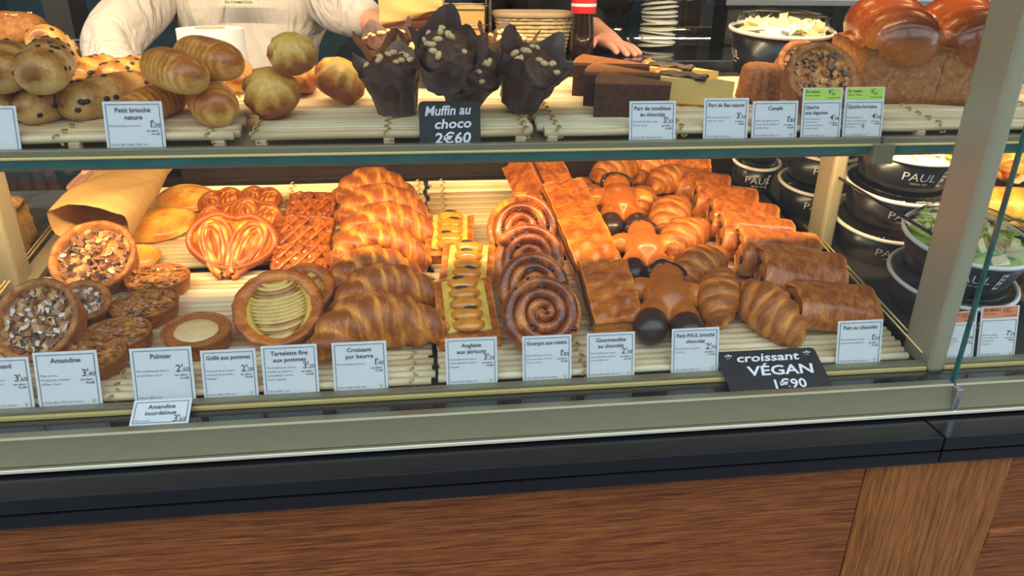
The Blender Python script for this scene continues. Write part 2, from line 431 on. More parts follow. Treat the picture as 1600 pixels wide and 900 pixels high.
structure(box_between('wall_street_unseen', (-30, -13.2, 0), (30, -13, 9), 'facade'))  # unseen facade with dark windows, added to keep sky reflections off the panes
for i in range(14):
    for zf0 in (.3, 3.4, 6.2):
        x = -19.5 + i * 3
        w_ = structure(box_between('window_%d' % (i * 3 + int(zf0 / 3) + 1), (x - .6, -13.0, zf0), (x + .6, -12.95, zf0 + (2.6 if zf0 < 1 else 1.9)), 'black_gloss'))
XL = tray(37, 425).x; XR = tray(1390, 545).x; XG = tray(677, 500).x
X0, X1 = -1.45, 1.75
YB = .765                                             # back of the front profile, where the panes stand
zb_top = atY(800, 640, YB).z; zb_bot = atY(800, 681, YB).z
zg = zb_bot - .004                                    # granite top
YG = .708
# --- counter front
ct = thing('counter_front', 'varnished oak counter front with horizontal-grain panels and a wide upright pilaster below black stone', 'counter', M=Matrix.Translation((0, .74, 0)))
def cpart(name, lo, hi, mat, bev=0, parent=ct, off=Vector((0, .74, 0))):
    return box_between(name, Vector(lo) - off, Vector(hi) - off, mat, parent, bev)
pl = atY(1366, 738, .715).x; pr = atY(1586, 722, .715).x
zw = zg - .040
cpart('oak_panel', (X0, .730, .10), (pl - .002, .75, zw), 'oak_across')
cpart('oak_panel', (pr + .004, .730, .10), (X1, .75, zw), 'oak_across')
mb = MB(); mb.prism([(pl, .0), (pl + .027, -.014), (pr - .004, -.014), (pr, -.010), (pr, .02), (pl, .02)], .02, zw)
obj('pilaster', mb.mesh('pilaster', False), 'oak_upright', ct, (0, -.01, 0))
cpart('bottom_rail', (pr + .004, .722, zw - .165), (X1, .735, zw - .135), 'oak_across', .004)
cpart('plinth', (X0, .76, 0), (X1, .80, .10), 'shop_dark')
cpart('carcass', (X0, .75, .05), (X1, 1.5, zw - .01), 'shop_dark')
# --- stone ledge, two layers, jointed under the pane joint
jx = atY(1476, 690, YG).x
st = thing('stone_ledge', 'polished black granite ledge in two stacked layers under the glass case', 'ledge', M=Matrix.Translation((0, YG, zg)))
for (za, zc_, nm) in ((-.0195, 0, 'upper_slab'), (-.040, -.0215, 'lower_slab')):
    for (xa, xb) in ((X0, jx - .0006), (jx + .0006, X1)):
        obj(nm, box_mesh((xb - xa, .30, zc_ - za), nm, .0025), 'granite', st, ((xa + xb) / 2, .15, (za + zc_) / 2))
# --- display case
jp = atY(1481, 640, YB).x                             # joint of the two front panes
case = thing('display_case', 'glass bakery display case with champagne metal frame and sloping tray', 'display case', M=Matrix.Translation((0, YB, zg)))
CO = Vector((0, YB, zg))
def kpart(name, lo, hi, mat, bev=0):
    return box_between(name, Vector(lo) - CO, Vector(hi) - CO, mat, case, bev)
hb = zb_top - zb_bot
for (xa, xb) in ((X0, jp - .0015), (jp + .0015, X1)):
    mb = MB()                                          # softly bowed extrusion with a bright lip below
    prof = [(.012, hb), (.001, hb), (-.001, hb - .002)] + [(-.001 - .008 * (k / 6) ** 1.5, hb - .002 - (hb - .008) * k / 6) for k in range(1, 7)] + [(-.0045, .005), (-.0125, .0045), (-.0135, .001), (-.012, 0), (.012, 0)]
    P = np.array([[(xa, y, z) for (y, z) in prof], [(xb, y, z) for (y, z) in prof]])
    mb.grid(P, cv=True); k = len(prof); mb.f.append(tuple(range(k))); mb.f.append(tuple(range(k, 2 * k))[::-1])
    obj('front_profile', mb.mesh('front_profile', False), 'champagne', case, (0, 0, zb_bot - zg))
kpart('lip_trim', (X0, YB - .0140, zb_bot - .0005), (X1, YB - .006, zb_bot + .0042), 'bright_trim', .001)
kpart('gasket', (X0, YB - .004, zg), (X1, YB + .02, zb_bot), 'seal')
YR = .806                                             # front of the tag rail
zf = atY(800, 614, YR).z                              # glossy floor strip level
kpart('floor_strip', (X0, YB + .010, zf - .012), (X1, .87, zf), 'black_gloss')
zrt = atY(800, 603, YR).z
C = atY(1447, 597, .800)                              # front corner of the upright between the bays
rails = []
for (xa, xb) in ((X0, C.x - .001), (C.x + .024, X1)):
    kpart('tag_rail', (xa, YR, zf + .0055), (xb, YR + .012, zrt), 'champagne', .001)
    kpart('rail_trim', (xa, YR - .0025, zf), (xb, YR + .012, zf + .006), 'gold_trim', .0015)
# panes
for (xa, xb) in ((X0, jp - .002), (jp + .002, X1)):
    p = kpart('front_pane', (xa, YB + .002, zb_top - .01), (xb, YB + .008, 1.80), 'clear_glass')
kpart('pane_edge', (jp - .0016, YB + .002, zb_top - .004), (jp + .0016, YB + .008, 1.80), 'glass_edge')
kpart('pane_clip', (jp - .004, YB - .012, zb_bot), (jp + .004, YB + .003, zb_top - .002), 'steel', .001)
# uprights
py_ = hit(1401, 572, C, Vector((1, 0, 0))).y
kpart('upright', (C.x, .800, zf - .002), (C.x + .023, min(max(py_, .84), .90), 1.80), 'cream_paint', .006)
XD = C.x + .010
mp = tray(1262, 384)
kpart('upright', (XD - .012, mp.y, mp.z - .01), (XD + .012, mp.y + .05, atY(800, 250, .928).z + (mp.y - .928) * math.tan(SS) + .001), 'cream_paint', .005)
ml = tray(30, 447)
kpart('upright', (ml.x - .035, ml.y, ml.z - .02), (ml.x, ml.y + .045, atY(800, 250, .928).z + (ml.y - .928) * math.tan(SS) + .001), 'cream_paint', .005)
# bay divider and its dark top seal
q0 = hit(1290, 265, Vector((XD, 0, 0)), Vector((1, 0, 0))); q1 = hit(1462, 369, Vector((XD, 0, 0)), Vector((1, 0, 0)))
mb = MB(); q2 = q0 + (q1 - q0) * 1.05
mb.add([(0, .83, TP.z), (0, mp.y + .01, mp.z), (0, q0.y, q0.z), (0, q2.y, q2.z)], [(0, 1, 2, 3)])
obj('divider_pane', mb.mesh('divider_pane', False), 'clear_glass', case, Vector((XD, 0, 0)) - CO)
mb = MB(); mb.tube([q0, q0 * .5 + q2 * .5, q2], .0022, 6)
obj('divider_seal', mb.mesh('divider_seal'), 'seal', case, -CO)
for dx in (-.004, .004):
    mb = MB(); mb.tube([tray_s(XD + dx - .008, -.005, .006), tray_s(XD + dx - .008, .2, .006), tray_s(XD + dx - .008, .36, .006)], .0016, 6)
    obj('divider_track', mb.mesh('divider_track'), 'gold_trim', case, -CO)
# left end pane with its track
mb = MB(); mb.add([(0, .80, .96), (0, 1.42, 1.07), (0, 1.42, 1.217), (0, .80, 1.217)], [(0, 1, 2, 3)])
obj('side_pane', mb.mesh('side_pane', False), 'clear_glass', case, Vector((XL - .004, 0, 0)) - CO)
for dx in (-.008, -.002):
    mb = MB(); mb.tube([tray_s(XL + dx, .02, .008), tray_s(XL + dx, .3, .008), tray_s(XL + dx, .6, .008)], .0015, 6)
    obj('side_track', mb.mesh('side_track'), 'gold_trim', case, -CO)
mb = MB(); mb.box((0, 0, -.012), (.028, .60, .04)); 
obj('side_curb', mb.mesh('side_curb', False), 'cream_paint', case, tray_s(XL + .010, .3, -.012) - CO, (TS, 0, 0))
# tray beds
def bed(xa, xb, mat, name='tray_bed'):
    obj(name, box_mesh((xb - xa, .62, .006)), mat, case, tray_s((xa + xb) / 2, .305, -.0175) - CO, (TS, 0, 0))
bed(XL, XD - .014, 'tray_dark'); bed(XD + .003, X1, 'tray_dark'); bed(X0, XL - .012, 'slate_tray')
# back board and top of case
xo = atY(285, 270, 1.435).x
kpart('back_board', (xo, 1.430, 1.03), (X1, 1.445, 1.225), 'case_back')
kpart('back_sill', (X0, 1.425, .98), (X1, 1.46, 1.065), 'case_back')
kpart('top_beam', (X0, YB - .01, 1.80), (X1, YB + .06, 1.85), 'champagne', .004)
kpart('top_beam', (X0, 1.30, 1.80), (X1, 1.36, 1.85), 'champagne', .004)
kpart('top_pane', (X0, YB + .06, 1.825), (X1, 1.30, 1.833), 'clear_glass')
# --- upper glass shelf
zr = atY(800, 224, .928).z; zr0 = atY(800, 238, .928).z; zg0 = atY(800, 250, .928).z
sh = thing('glass_shelf', 'thick green-edged glass shelf with champagne front rail carrying the upper row', 'shelf', M=Matrix.Translation((0, .93, zr0)))
SO = Vector((0, .93, zr0)); js = atY(1377, 228, .928).x
for (xa, xb) in ((X0, js - .002), (js + .002, X1)):
    box_between('front_rail', Vector((xa, .928, zr0 + .003)) - SO, Vector((xb, .939, zr)) - SO, 'champagne', sh, .001)
    box_between('rail_trim', Vector((xa, .926, zr0)) - SO, Vector((xb, .939, zr0 + .0035)) - SO, 'gold_trim', sh, .001)
    th = zr0 - zg0
    mb = MB(); mb.box(((xa + xb) / 2, .165, -th / 2), (xb - xa, .33, th))
    g = obj('shelf_pane', mb.mesh('shelf_pane', False), 'clear_glass', sh, (0, 0, 0), (SS, 0, 0))
    obj('pane_edge', box_mesh((xb - xa, .0015, th), 'pane_edge'), 'glass_edge', sh, ((xa + xb) / 2, -.001, -th / 2))
mb = MB(); mb.box((0, .165, .0012), (X1 - X0, .325, .002))
obj('mat_reflection_sheet', mb.mesh('mat_reflection_sheet', False), 'mat_reflection_tan', sh, ((X0 + X1) / 2, .006, .0006), (SS, 0, 0))  # added opaque sheet, coloured like the mats' reflection in the glass
cl = atY(1377, 240, .926)
obj('shelf_clip', box_mesh((.030, .012, .026), 'clip', .001), 'champagne', sh, cl - SO)
# --- strip lamps, each tucked into a channel open to the back
def strip_lamp(name, label, y, z, aim, power, xa, xb, col, w, wall, light_name):
    """a linear lamp lying above a small reflector ledge that keeps its light off the front of the case"""
    t = thing(name, label, 'lamp', M=Matrix.Translation(((xa + xb) / 2, y, z)))
    L = xb - xa; a = Vector(aim).normalized()
    obj('channel', MB().box((0, -.0125, 0), (L, .025, .002)).box((0, -.0255, wall / 2 - .001), (L, .002, wall)).mesh('channel', False), 'champagne', t)
    ld = bpy.data.lights.new('strip', 'AREA'); ld.shape = 'RECTANGLE'; ld.size = L * .98; ld.size_y = w
    ld.energy = power; ld.color = col
    lo = bpy.data.objects.new(light_name, ld); COL.objects.link(lo); lo.parent = t
    lo.location = Vector((0, 0, 0)) - a * .019
    lo.rotation_euler = Vector((0, .75, -.66)).to_track_quat('-Z', 'X').to_euler()
    lo.rotation_euler = (Matrix(((1, 0, 0), (0, .66, -.75), (0, .75, .66))).to_euler())
    return t
WARM = (1.0, .70, .36)
strip_lamp('strip_lamp', 'slim warm strip lamp under the glass shelf lighting the rear of the tray', 1.000, 1.2055, (0, .16, -.987), 11.5, X0 + .02, X1 - .02, WARM, .003, .0200, 'strip_light')
strip_lamp('strip_lamp_offscreen', 'slim warm strip lamp at the top of the case above the upper shelf', 1.03, 1.795, (0, .08, -.997), 34, X0 + .02, X1 - .02, WARM, .004, .0315, 'strip_light_offscreen')
# --- shop ceiling lamps
for x in (-1.4, .4, 2.2):
    t = thing('ceiling_lamp_offscreen', 'square warm white ceiling lamp panel inside the shop', 'lamp', 'ceiling lamps of the shop', Matrix.Translation((x, 2.1, 2.89)))
    obj('lamp_housing', box_mesh((.62, .62, .04), 'housing', .006), 'cup_white', t)
    obj('diffuser', box_mesh((.56, .56, .01), 'diffuser'), 'lamp_warm', t, (0, 0, -.022))

# ------------------------------------------------------------------ cane mats
def mat_of_cane(label, M, w, depth, ties, group, pegs=()):
    t = thing('cane_mat', label, 'mat', group, M)
    pitch = .0118; n = int(depth / pitch)
    base = []
    for k in range(4):
        xs = np.linspace(-w / 2, w / 2, 7)
        pts = np.stack([xs, rng.normal(0, .0006, 7), -.0052 + rng.normal(0, .0004, 7)], -1)
        base.append(MB().tube(pts, .0056 * (1 + rng.normal(0, .05, 7)), 8).mesh('slat'))
        base[-1].materials.append(MATS[('cane', 'cane_b', 'cane_c', 'cane')[k]])
    for i in range(n):
        obj('slat', base[rng.integers(4)], None, t, (rng.normal(0, .0025), pitch * (i + .5), 0), (0, rng.normal(0, .002), rng.normal(0, .003)))
    for x in ties:
        mb = MB(); s = np.linspace(-.004, n * pitch + .004, n * 6)
        for ph in (0, math.pi):
            z = -.0052 + .0068 * np.cos(s / pitch * math.pi + ph)
            pts = np.stack([x + .0022 * np.sin(s / pitch * 2 * math.pi + ph) + (.0025 if ph else -.0025), s, z], -1)
            mb.tube(pts, .0014, 5)
        obj('rope_tie', mb.mesh('rope'), 'rope', t)
    for x in pegs:
        obj('peg', box_mesh((.013, .012, .016), 'peg', .001), 'peg', t, (x, .004, -.017))
    return t
def tm(xa, xb, s0, d, ties, label):
    mat_of_cane(label, Matrix.Translation(tray_s((xa + xb) / 2, s0)) @ Matrix.Rotation(TS, 4, 'X'), xb - xa, d, [x - (xa + xb) / 2 for x in ties], 'cane mats on the sloping tray')
xm0 = XL + .035
def tx(px, py): return tray(px, py).x
tm(xm0, XG - .004, .0, .290, (tx(200, 570), tx(646, 545)), 'pale cane mat under the tartlets and the foremost croissant')
tm(xm0, XG - .004, .303, .292, (tx(455, 300), tx(655, 300)), 'pale cane mat under the palmiers and lattice pastries')
tm(XG + .004, XD - .024, .0, .290, (tx(908, 560), tx(1250, 545)), 'pale cane mat under the raisin swirls and pastry men')
tm(XG + .004, XD - .078, .303, .292, (tx(693, 300), tx(1000, 280)), 'pale cane mat with a bare corner beside the swirls')
def sm(pa, pb, ties, label):
    xa = shelf(pa, 205).x; xb = shelf(pb, 205).x
    mat_of_cane(label, Matrix.Translation(shelf_s((xa + xb) / 2, 0)) @ Matrix.Rotation(SS, 4, 'X'), xb - xa, .30, [shelf(p, 200).x - (xa + xb) / 2 for p in ties], 'cane mats on the upper shelf',
                [shelf(p, 215).x - (xa + xb) / 2 for p in ties])
sm(-160, 366, (-60, 108, 335), 'pale cane mat under the chocolate chip buns')
sm(396, 833, (402, 606, 820), 'pale cane mat under the chocolate muffins')
sm(847, 1372, (872, 1068, 1360), 'pale cane mat under the cake and flan slices')
sm(1380, 1760, (1486, 1700), 'pale cane mat under the large brioche loaf')
# ------------------------------------------------------------------ pastry builders (meshes centred on the body)
def croissant_mesh(L=.165, Rm=.034, bend=.03, k=4, seed=0, tip=.28, flat=.62):
    r_ = np.random.default_rng(seed)
    nu, nv = 84, 28
    u = np.linspace(-1, 1, nu)[:, None]; v = (np.arange(nv) * 2 * np.pi / nv)[None, :]
    s = np.abs(u) * .999
    sh = .42 * np.cos(v - .6) * np.sign(u) + r_.normal(0, .05)
    q = np.clip(s * k + sh * np.minimum(1, s * 6), 0, k - .001)
    fl = np.floor(q); fr = q - fl
    lvl = (fl + fr ** 5) / k
    prof = 1 - (1 - tip) * lvl ** 1.45
    r = Rm * prof * (1 + .035 * np.sin(np.pi * np.clip(fr * 1.05, 0, 1))) * (1 + .03 * np.sin(3 * v + seed + 2 * u))
    end = np.clip((1 - s) / .07, 0, 1) ** .5
    r = r * end
    cx = u * L / 2; cy = -bend * u ** 2; cz = -.10 * Rm * u ** 2
    ca = np.arctan(-2 * bend * u / (L / 2))
    X = cx - np.sin(ca) * r * np.cos(v); Y = cy + np.cos(ca) * r * np.cos(v); Z = cz + r * np.sin(v)
    Z = np.maximum(Z, -Rm * flat)
    toast = .25 + .62 * np.sin(np.pi * np.clip(fr, 0, 1)) ** .7 * (0.55 + .45 * np.sin(v)) + 0 * u
    P = S3(X, Y, Z + 0 * X)
    mb = MB(); mb.grid(P, cv=True, t=toast); 
    mb.f.append(tuple(range(nv))); mb.f.append(tuple((nu - 1) * nv + i for i in range(nv))[::-1])
    return mb.mesh('croissant')
def roll_mesh(lx, ly, lz, e=.78, seam=True, seed=0, nu=30, nv=40, wave=.0015):
    """flattened rolled dough lying along X, rounded ends"""
    r_ = np.random.default_rng(seed)
    u = np.linspace(-1, 1, nu)[:, None]; v = (np.arange(nv) * 2 * np.pi / nv)[None, :]
    c, s = np.cos(v), np.sin(v)
    pw = lambda a: np.sign(a) * np.abs(a) ** e
    env = (1 - np.abs(u) ** 9) ** .35 * .16 + .84
    y = pw(c) * ly / 2 * env; z = pw(s) * lz / 2 * env * (1 - .12 * (y / (ly / 2)) ** 2)
    bul = 1 + .05 * np.sin(v * 2 + seed) + .03 * np.sin(3.1 * u + v * 3 + seed)
    z = np.where(z > 0, z * bul, z * .9)
    z = z + wave * np.sin(y * 260 + 3 * u + seed) * (s > 0) * .8
    x = u * lx / 2 * (1 + .04 * np.sin(v * 2 + 1)) + 0 * v
    toast = np.where(s > 0, .35 + .5 * s, .1) * (1 - .55 * np.abs(u) ** 8)
    mb = MB(); mb.grid(S3(x, y + 0 * x, z + 0 * x), cv=True, t=toast + 0 * x, flip=False)
    for side, i0 in ((-1, 0), (1, nu - 1)):                # rolled-in end faces
        ring = [np.array(mb.v[i0 * nv + j]) for j in range(nv)]; rings = [[i0 * nv + j for j in range(nv)]]
        for kk, sc in enumerate((.80, .62, .40, .18)):
            V = [(side * (lx / 2 * .985 - (.004 if kk % 2 == 0 else .0005)), p[1] * sc, p[2] * sc) for p in ring]
            a = len(mb.v); mb.add(V, [], .12 if kk % 2 == 0 else .5); rings.append([a + j for j in range(nv)])
        for A, B in zip(rings, rings[1:]):
            for j in range(nv):
                q = (A[j], A[(j + 1) % nv], B[(j + 1) % nv], B[j]); mb.f.append(q if side > 0 else q[::-1])
        mb.f.append(tuple(rings[-1]) if side > 0 else tuple(rings[-1][::-1]))
    return mb.mesh('roll')
def slab_mesh(lx, ly, lz, crown=.3, nu=26, nv=30, bumps=.001, seed=0, edge=.35):
    """rectangular puff pastry: crowned top, layered flaky sides"""
    r_ = np.random.default_rng(seed)
    u = np.linspace(-1, 1, nu)[:, None]; v = np.linspace(-1, 1, nv)[None, :]
    edgef = (1 - np.abs(u) ** 8) ** .5 * (1 - np.abs(v) ** 10) ** .5
    top = lz / 2 * (1 - crown + crown * edgef * (1 - .25 * u ** 2)) + bumps * (np.sin(u * 9 + v * 4 + seed) + np.sin(v * 13 - u * 5 + seed * 2))
    X = u * lx / 2 + 0 * v; Y = v * ly / 2 + 0 * u
    mb = MB(); mb.grid(S3(X, Y, top), t=.3 + .5 * edgef)
    idx = [i * nv for i in range(nu)] + [(nu - 1) * nv + j for j in range(1, nv)] + [i * nv + nv - 1 for i in range(nu - 2, -1, -1)] + [j for j in range(nv - 2, 0, -1)]
    prev = idx; n = len(idx)
    for kk in range(1, 7):
        z = 1 - kk / 6; off = 1.0 + (.018 if kk % 2 else -.012)
        V = [(mb.v[i][0] * off, mb.v[i][1] * (1 + (off - 1) * lx / ly), -lz / 2 + (mb.v[i][2] + lz / 2) * z) for i in idx]
        a = len(mb.v); mb.add(V, [], .35 if kk % 2 else .05); cur = [a + j for j in range(n)]
        for j in range(n): mb.f.append((prev[j], prev[(j + 1) % n], cur[(j + 1) % n], cur[j]))
        prev = cur
    mb.f.append(tuple(prev))
    return mb.mesh('slab')
def spiral_tube(mb, turns, r0, r1, tube0, tube1, z=0, hand=1, ph=0, n=26, sq=(1, 1), per=30, centre=(0, 0)):
    m = int(turns * per); a = np.linspace(0, turns * 2 * np.pi, m)
    rr = np.linspace(r0, r1, m); tb = np.linspace(tube0, tube1, m)
    pts = S3(centre[0] + rr * np.cos(a * hand + ph), centre[1] + rr * np.sin(a * hand + ph), z + .002 * np.sin(a * 1.7) + np.linspace(.004, 0, m))
    mb.tube(pts, tb, 12, sq, t=.35 + .45 * np.abs(np.sin(a * 1.3)))
def snail(label, M, D, group, seed):
    r_ = np.random.default_rng(seed)
    t = thing('raisin_swirl', label, 'pastry', group, M)
    mb = MB(); spiral_tube(mb, 3.1, .004, D * .425, .008, .0125, 0, 1, seed, sq=(.78, 1.25), per=34)
    mb.lathe([(0, -.012), (D * .44, -.012), (D * .46, -.006), (D * .44, .002), (0, .002)], 36, t=.2)
    obj('coil', mb.mesh('coil'), 'snail_dough', t)
    rm = MB().ell((0, 0, 0), (.0055, .004, .0035), nu=8, nv=6).mesh('raisin')
    for i in range(12):
        a = r_.uniform(.6, 3.0) * 2 * np.pi; rr = .004 + (D * .425 - .004) * a / (3.1 * 2 * np.pi) + D * .065
        obj('raisin', rm, 'raisin', t, (min(rr, D * .4) * math.cos(a + seed), min(rr, D * .4) * math.sin(a + seed), .0095), (0, 0, r_.uniform(0, 3)))
    return t
def tart(name, label, cat, group, M, D, H, crust, fill, fill_z=.82, lip=.010, rough=.02, dome=0):
    t = thing(name, label, cat, group, M)
    Rr = D / 2; z0, z1 = -H / 2, H / 2
    prof = [(0, z0), (Rr * .84, z0), (Rr * .88, z0 + .002), (Rr * .97, z1 - .004), (Rr, z1 - .0005), (Rr - lip * .35, z1 + .0018), (Rr - lip, z1 - .0005), (Rr - lip * 1.15, z0 + H * fill_z - .004)]
    mb = MB(); mb.lathe(prof, 48, wob=rough, t=[.1, .1, .2, .5, .8, .7, .5, .3])
    obj('crust', mb.mesh('crust'), crust, t)
    rr = Rr - lip * .9; zf_ = z0 + H * fill_z
    mb = MB(); nr, na = 16, 40
    ra = np.linspace(0, 1, nr)[:, None]; aa = (np.arange(na) * 2 * np.pi / na)[None, :]
    zz = zf_ + dome * (1 - ra ** 2) + .0016 * np.sin(ra * 17 + aa * 5) * np.sin(aa * 7 + 2) * ra
    mb.grid(S3(ra * rr * np.cos(aa), ra * rr * np.sin(aa), zz), cv=True, t=.4 + .3 * np.sin(aa * 3 + ra * 9) * ra)
    obj('filling', mb.mesh('filling'), fill, t)
    return t, rr, zf_
def scatter(parent, name, me_list, n, rr, z, r_, mats, smin=.7, smax=1.3, tilt=.5, kind='stuff'):
    """a loose topping of small pieces, joined into one part"""
    by = {}
    for i in range(n):
        V, Fc = me_list[r_.integers(len(me_list))]
        a = r_.uniform(0, 2 * np.pi); d = rr * math.sqrt(r_.uniform(0, 1))
        Mx = np.array(Euler((r_.normal(0, tilt), r_.normal(0, tilt), r_.uniform(0, 6.28))).to_matrix())
        W = (np.array(V) * r_.uniform(smin, smax)) @ Mx.T + np.array([d * math.cos(a), d * math.sin(a), z + r_.uniform(0, .003)])
        by.setdefault(mats[r_.integers(len(mats))], MB()).add(W, Fc)
    for m, mb in by.items():
        o = obj(name, mb.mesh(name, False), m, parent); o['kind'] = kind
def chunk(dx, dy, dz):
    b = MB().box((0, 0, 0), (dx, dy, dz)); V = np.array(b.v); V += rng.normal(0, .12, V.shape) * np.array([dx, dy, dz]); return V, b.f
def flake(dx, dy):
    a = np.arange(7) * 2 * np.pi / 7; V = S3(np.cos(a) * dx / 2, np.sin(a) * dy / 2, .0006 * np.cos(2 * a))
    W = np.concatenate([V, V - [0, 0, .0008]]); return W, [tuple(range(7)), tuple(range(13, 6, -1))] + [(i, 7 + i, 7 + (i + 1) % 7, (i + 1) % 7) for i in range(7)]
CH = [chunk(.008, .006, .005) for _ in range(5)]; FL = [flake(.013, .008) for _ in range(4)]

# ------------------------------------------------------------------ sloping tray, from the left
# flat golden breads
for i, (px, py, wpx, hpx, h, yaw, lab) in enumerate([
        (290, 305, 92, 38, .018, -8, 'oval golden flat bread farthest back beside the paper bag'),
        (246, 345, 112, 68, .022, 14, 'large oval golden flat bread with pale blotches beside the palmiers'),
        (200, 402, 90, 70, .016, 30, 'orange flat bread half hidden behind the crumble tart')]):
    p = tray(px, py, h); k = mpp(p)
    nu, nv = 22, 44; lx, ly, lz = wpx * k, wpx * k * .72, .026
    ra = np.linspace(0, 1, nu)[:, None]; aa = (np.arange(nv) * 2 * np.pi / nv)[None, :]
    zt = lz * .62 * (1 - ra ** 3.2) ** .6 + .0015 * np.sin(ra * 9 + aa * 3) * (1 - ra)
    mb = MB(); X = ra * np.cos(aa) * lx / 2 * (1 + .05 * np.sin(2 * aa + i)); Y = ra * np.sin(aa) * ly / 2
    tt = .25 + .35 * np.sin(X * 90 + i) * np.sin(Y * 110) + .25 * ra
    mb.grid(S3(X, Y, zt - lz * .35), cv=True, t=tt)
    mb.grid(S3(X, Y, -lz * .35 - lz * .3 * (1 - ra ** 4)), cv=True, t=.2, flip=True)
    o = tag(obj('flat_bread', mb.mesh('flat_bread'), 'flat_bread_dough'), lab, 'bread', 'golden flat breads')
    o.matrix_world = frame(p, TS, yaw, 12, 0)

# crumble tarts
def crumble_tart(px, py, wpx, h, pitch, roll, yaw, lab, seed, snow):
    r_ = np.random.default_rng(seed); p = tray(px, py, h); k = mpp(p)
    t, rr, z = tart('crumble_tart', lab, 'tart', 'crumble topped tarts', frame(p, TS, yaw, pitch, roll), wpx * k, .034, 'tart_crust', 'quiche_fill', .62, .009)
    scatter(t, 'crumble', CH, 120, rr * .93, z + .001, r_, ['crumb_a', 'crumb_b', 'crumb_b'], .7, 1.5)
    scatter(t, 'almond_flakes', FL, 34 if snow else 14, rr * .85, z + .005, r_, ['almond_flake', 'crumb_a'], .6, 1.1)
    scatter(t, 'currants', CH, 8, rr * .88, z + .004, r_, ['currant'], .7, 1.2)
    if snow: scatter(t, 'sugar_dust', FL, 26, rr * .8, z + .007, r_, ['flour'], .35, .7)
crumble_tart(152, 408, 126, .030, 30, 0, 0, 'crumble tart leaning on the orange flat bread', 1, False)
crumble_tart(66, 505, 136, .042, 38, -6, 0, 'largest crumble tart dusted with white sugar and almond flakes', 2, True)
crumble_tart(134, 479, 76, .018, 20, 12, 0, 'crumble tart tucked behind the sugar dusted one', 3, True)
# almond tartlets
def almond_tart(px, py, wpx, h, pitch, lab, seed):
    r_ = np.random.default_rng(seed); p = tray(px, py, h); k = mpp(p)
    t, rr, z = tart('almond_tartlet', lab, 'tartlet', 'glazed almond tartlets', frame(p, TS, 10, pitch, 0) @ Matrix.Diagonal((1, .72, 1, 1)), wpx * k, .024, 'almond_crust', 'almond_top', .93, .005, dome=.003)
    scatter(t, 'almond_flakes', FL, 90, rr * .92, z + .002, r_, ['almond_top', 'almond_top', 'caramel', 'crumb_b'], .55, 1.0, .25)
almond_tart(249, 443, 97, .014, 3, 'glazed almond tartlet farthest back below the crumble tart', 11)
almond_tart(228, 485, 103, .014, 3, 'glazed almond tartlet in the middle of its slanting row', 12)
almond_tart(184, 531, 108, .014, 4, 'dark glazed almond tartlet beside the sugar dusted tart', 13)
almond_tart(132, 578, 120, .014, 4, 'almond tartlet right behind the Amandine price card', 14)
p = tray(310, 528, .014)
t, rr, z = tart('pear_tartlet', 'smooth caramel tartlet with a pale round pear centre', 'tartlet', None, frame(p, TS, 0, 3) @ Matrix.Diagonal((1, .82, 1, 1)), 106 * mpp(p), .028, 'almond_crust', 'caramel', .9, .004)
mb = MB(); mb.lathe([(rr * .68, 0), (rr * .64, .002), (rr * .3, .0032), (0, .0035)], 32, wob=.05); obj('pear_disc', mb.mesh('pear'), 'frangipane', t, (0, 0, z + .0012))

# palmiers
def palmier(px, py, wpx, h, yaw, pitch, roll, lab):
    p = tray(px, py, h); k = mpp(p); W = wpx * k
    t = thing('palmier', lab, 'pastry', 'heart shaped palmiers', frame(p, TS, yaw, pitch, roll))
    s = W / .13
    mb = MB()
    for sd in (-1, 1):                                    # two lobes of nested looping bands that run down to the point
        for w, q0 in ((.98, 0.0), (.74, .10), (.50, .22), (.26, .36)):
            th = np.linspace(.16, 2 * np.pi - .16, 46); ax = (1 - np.cos(th)) / 2; of = np.sin(th) * (.45 + .55 * ax)
            bx, by, tx_, ty = sd * (.006 + .022 * q0), -.042 + .05 * q0, sd * (.034), .050 - .022 * (1 - w)
            dx, dy = tx_ - bx, ty - by; ln = math.hypot(dx, dy); nx, ny = -dy / ln, dx / ln
            x = bx + dx * ax + nx * of * .031 * w; y = by + dy * ax + ny * of * .031 * w
            mb.tube(S3(x, y, .002 + .0012 * np.sin(th * 3 + w * 9)) * s, .0042 * s * (1 + .15 * np.sin(th * 2)), 8, (1, 1.2), t=.25 + .6 * np.sin(th * 2.5 + w * 7) ** 2)
    out = []
    for a in np.linspace(0, 2 * np.pi, 60, endpoint=False):
        x = .0655 * math.sin(a) * (1 - .12 * math.cos(a) ** 2); y = .018 + .046 * math.cos(a) - .012 * math.exp(-(a - 0) ** 2 * 9) - .012 * math.exp(-(a - 2 * math.pi) ** 2 * 9)
        if y < 0: x *= 1 + y * 5.5
        out.append((x * s * .97, y * s))
    mb.prism(out, -.006 * s, .0035 * s)
    b = obj('scrolls', mb.mesh('palmier'), 'palmier_dough', t)
    pts = np.array([(x, y, 0) for x, y in out] + [(out[0][0], out[0][1], 0)])
    obj('rim', MB().tube(pts, .0062 * s, 8, (1, 1.25), t=.85).mesh('rim'), 'palmier_dough', t)
palmier(361, 393, 138, .050, -6, 42, 0, 'big foremost palmier heart with wide curling bands')
palmier(350, 350, 80, .040, 8, 36, 0, 'small palmier right behind the big heart')
palmier(398, 345, 80, .044, -14, 40, 10, 'palmier leaning between the big heart and the lattice pastry')
palmier(347, 322, 68, .028, 14, 30, 0, 'palmier beside the flat bread at the back of its pile')
palmier(405, 318, 66, .026, -8, 30, 0, 'rearmost palmier next to the lattice pastry')

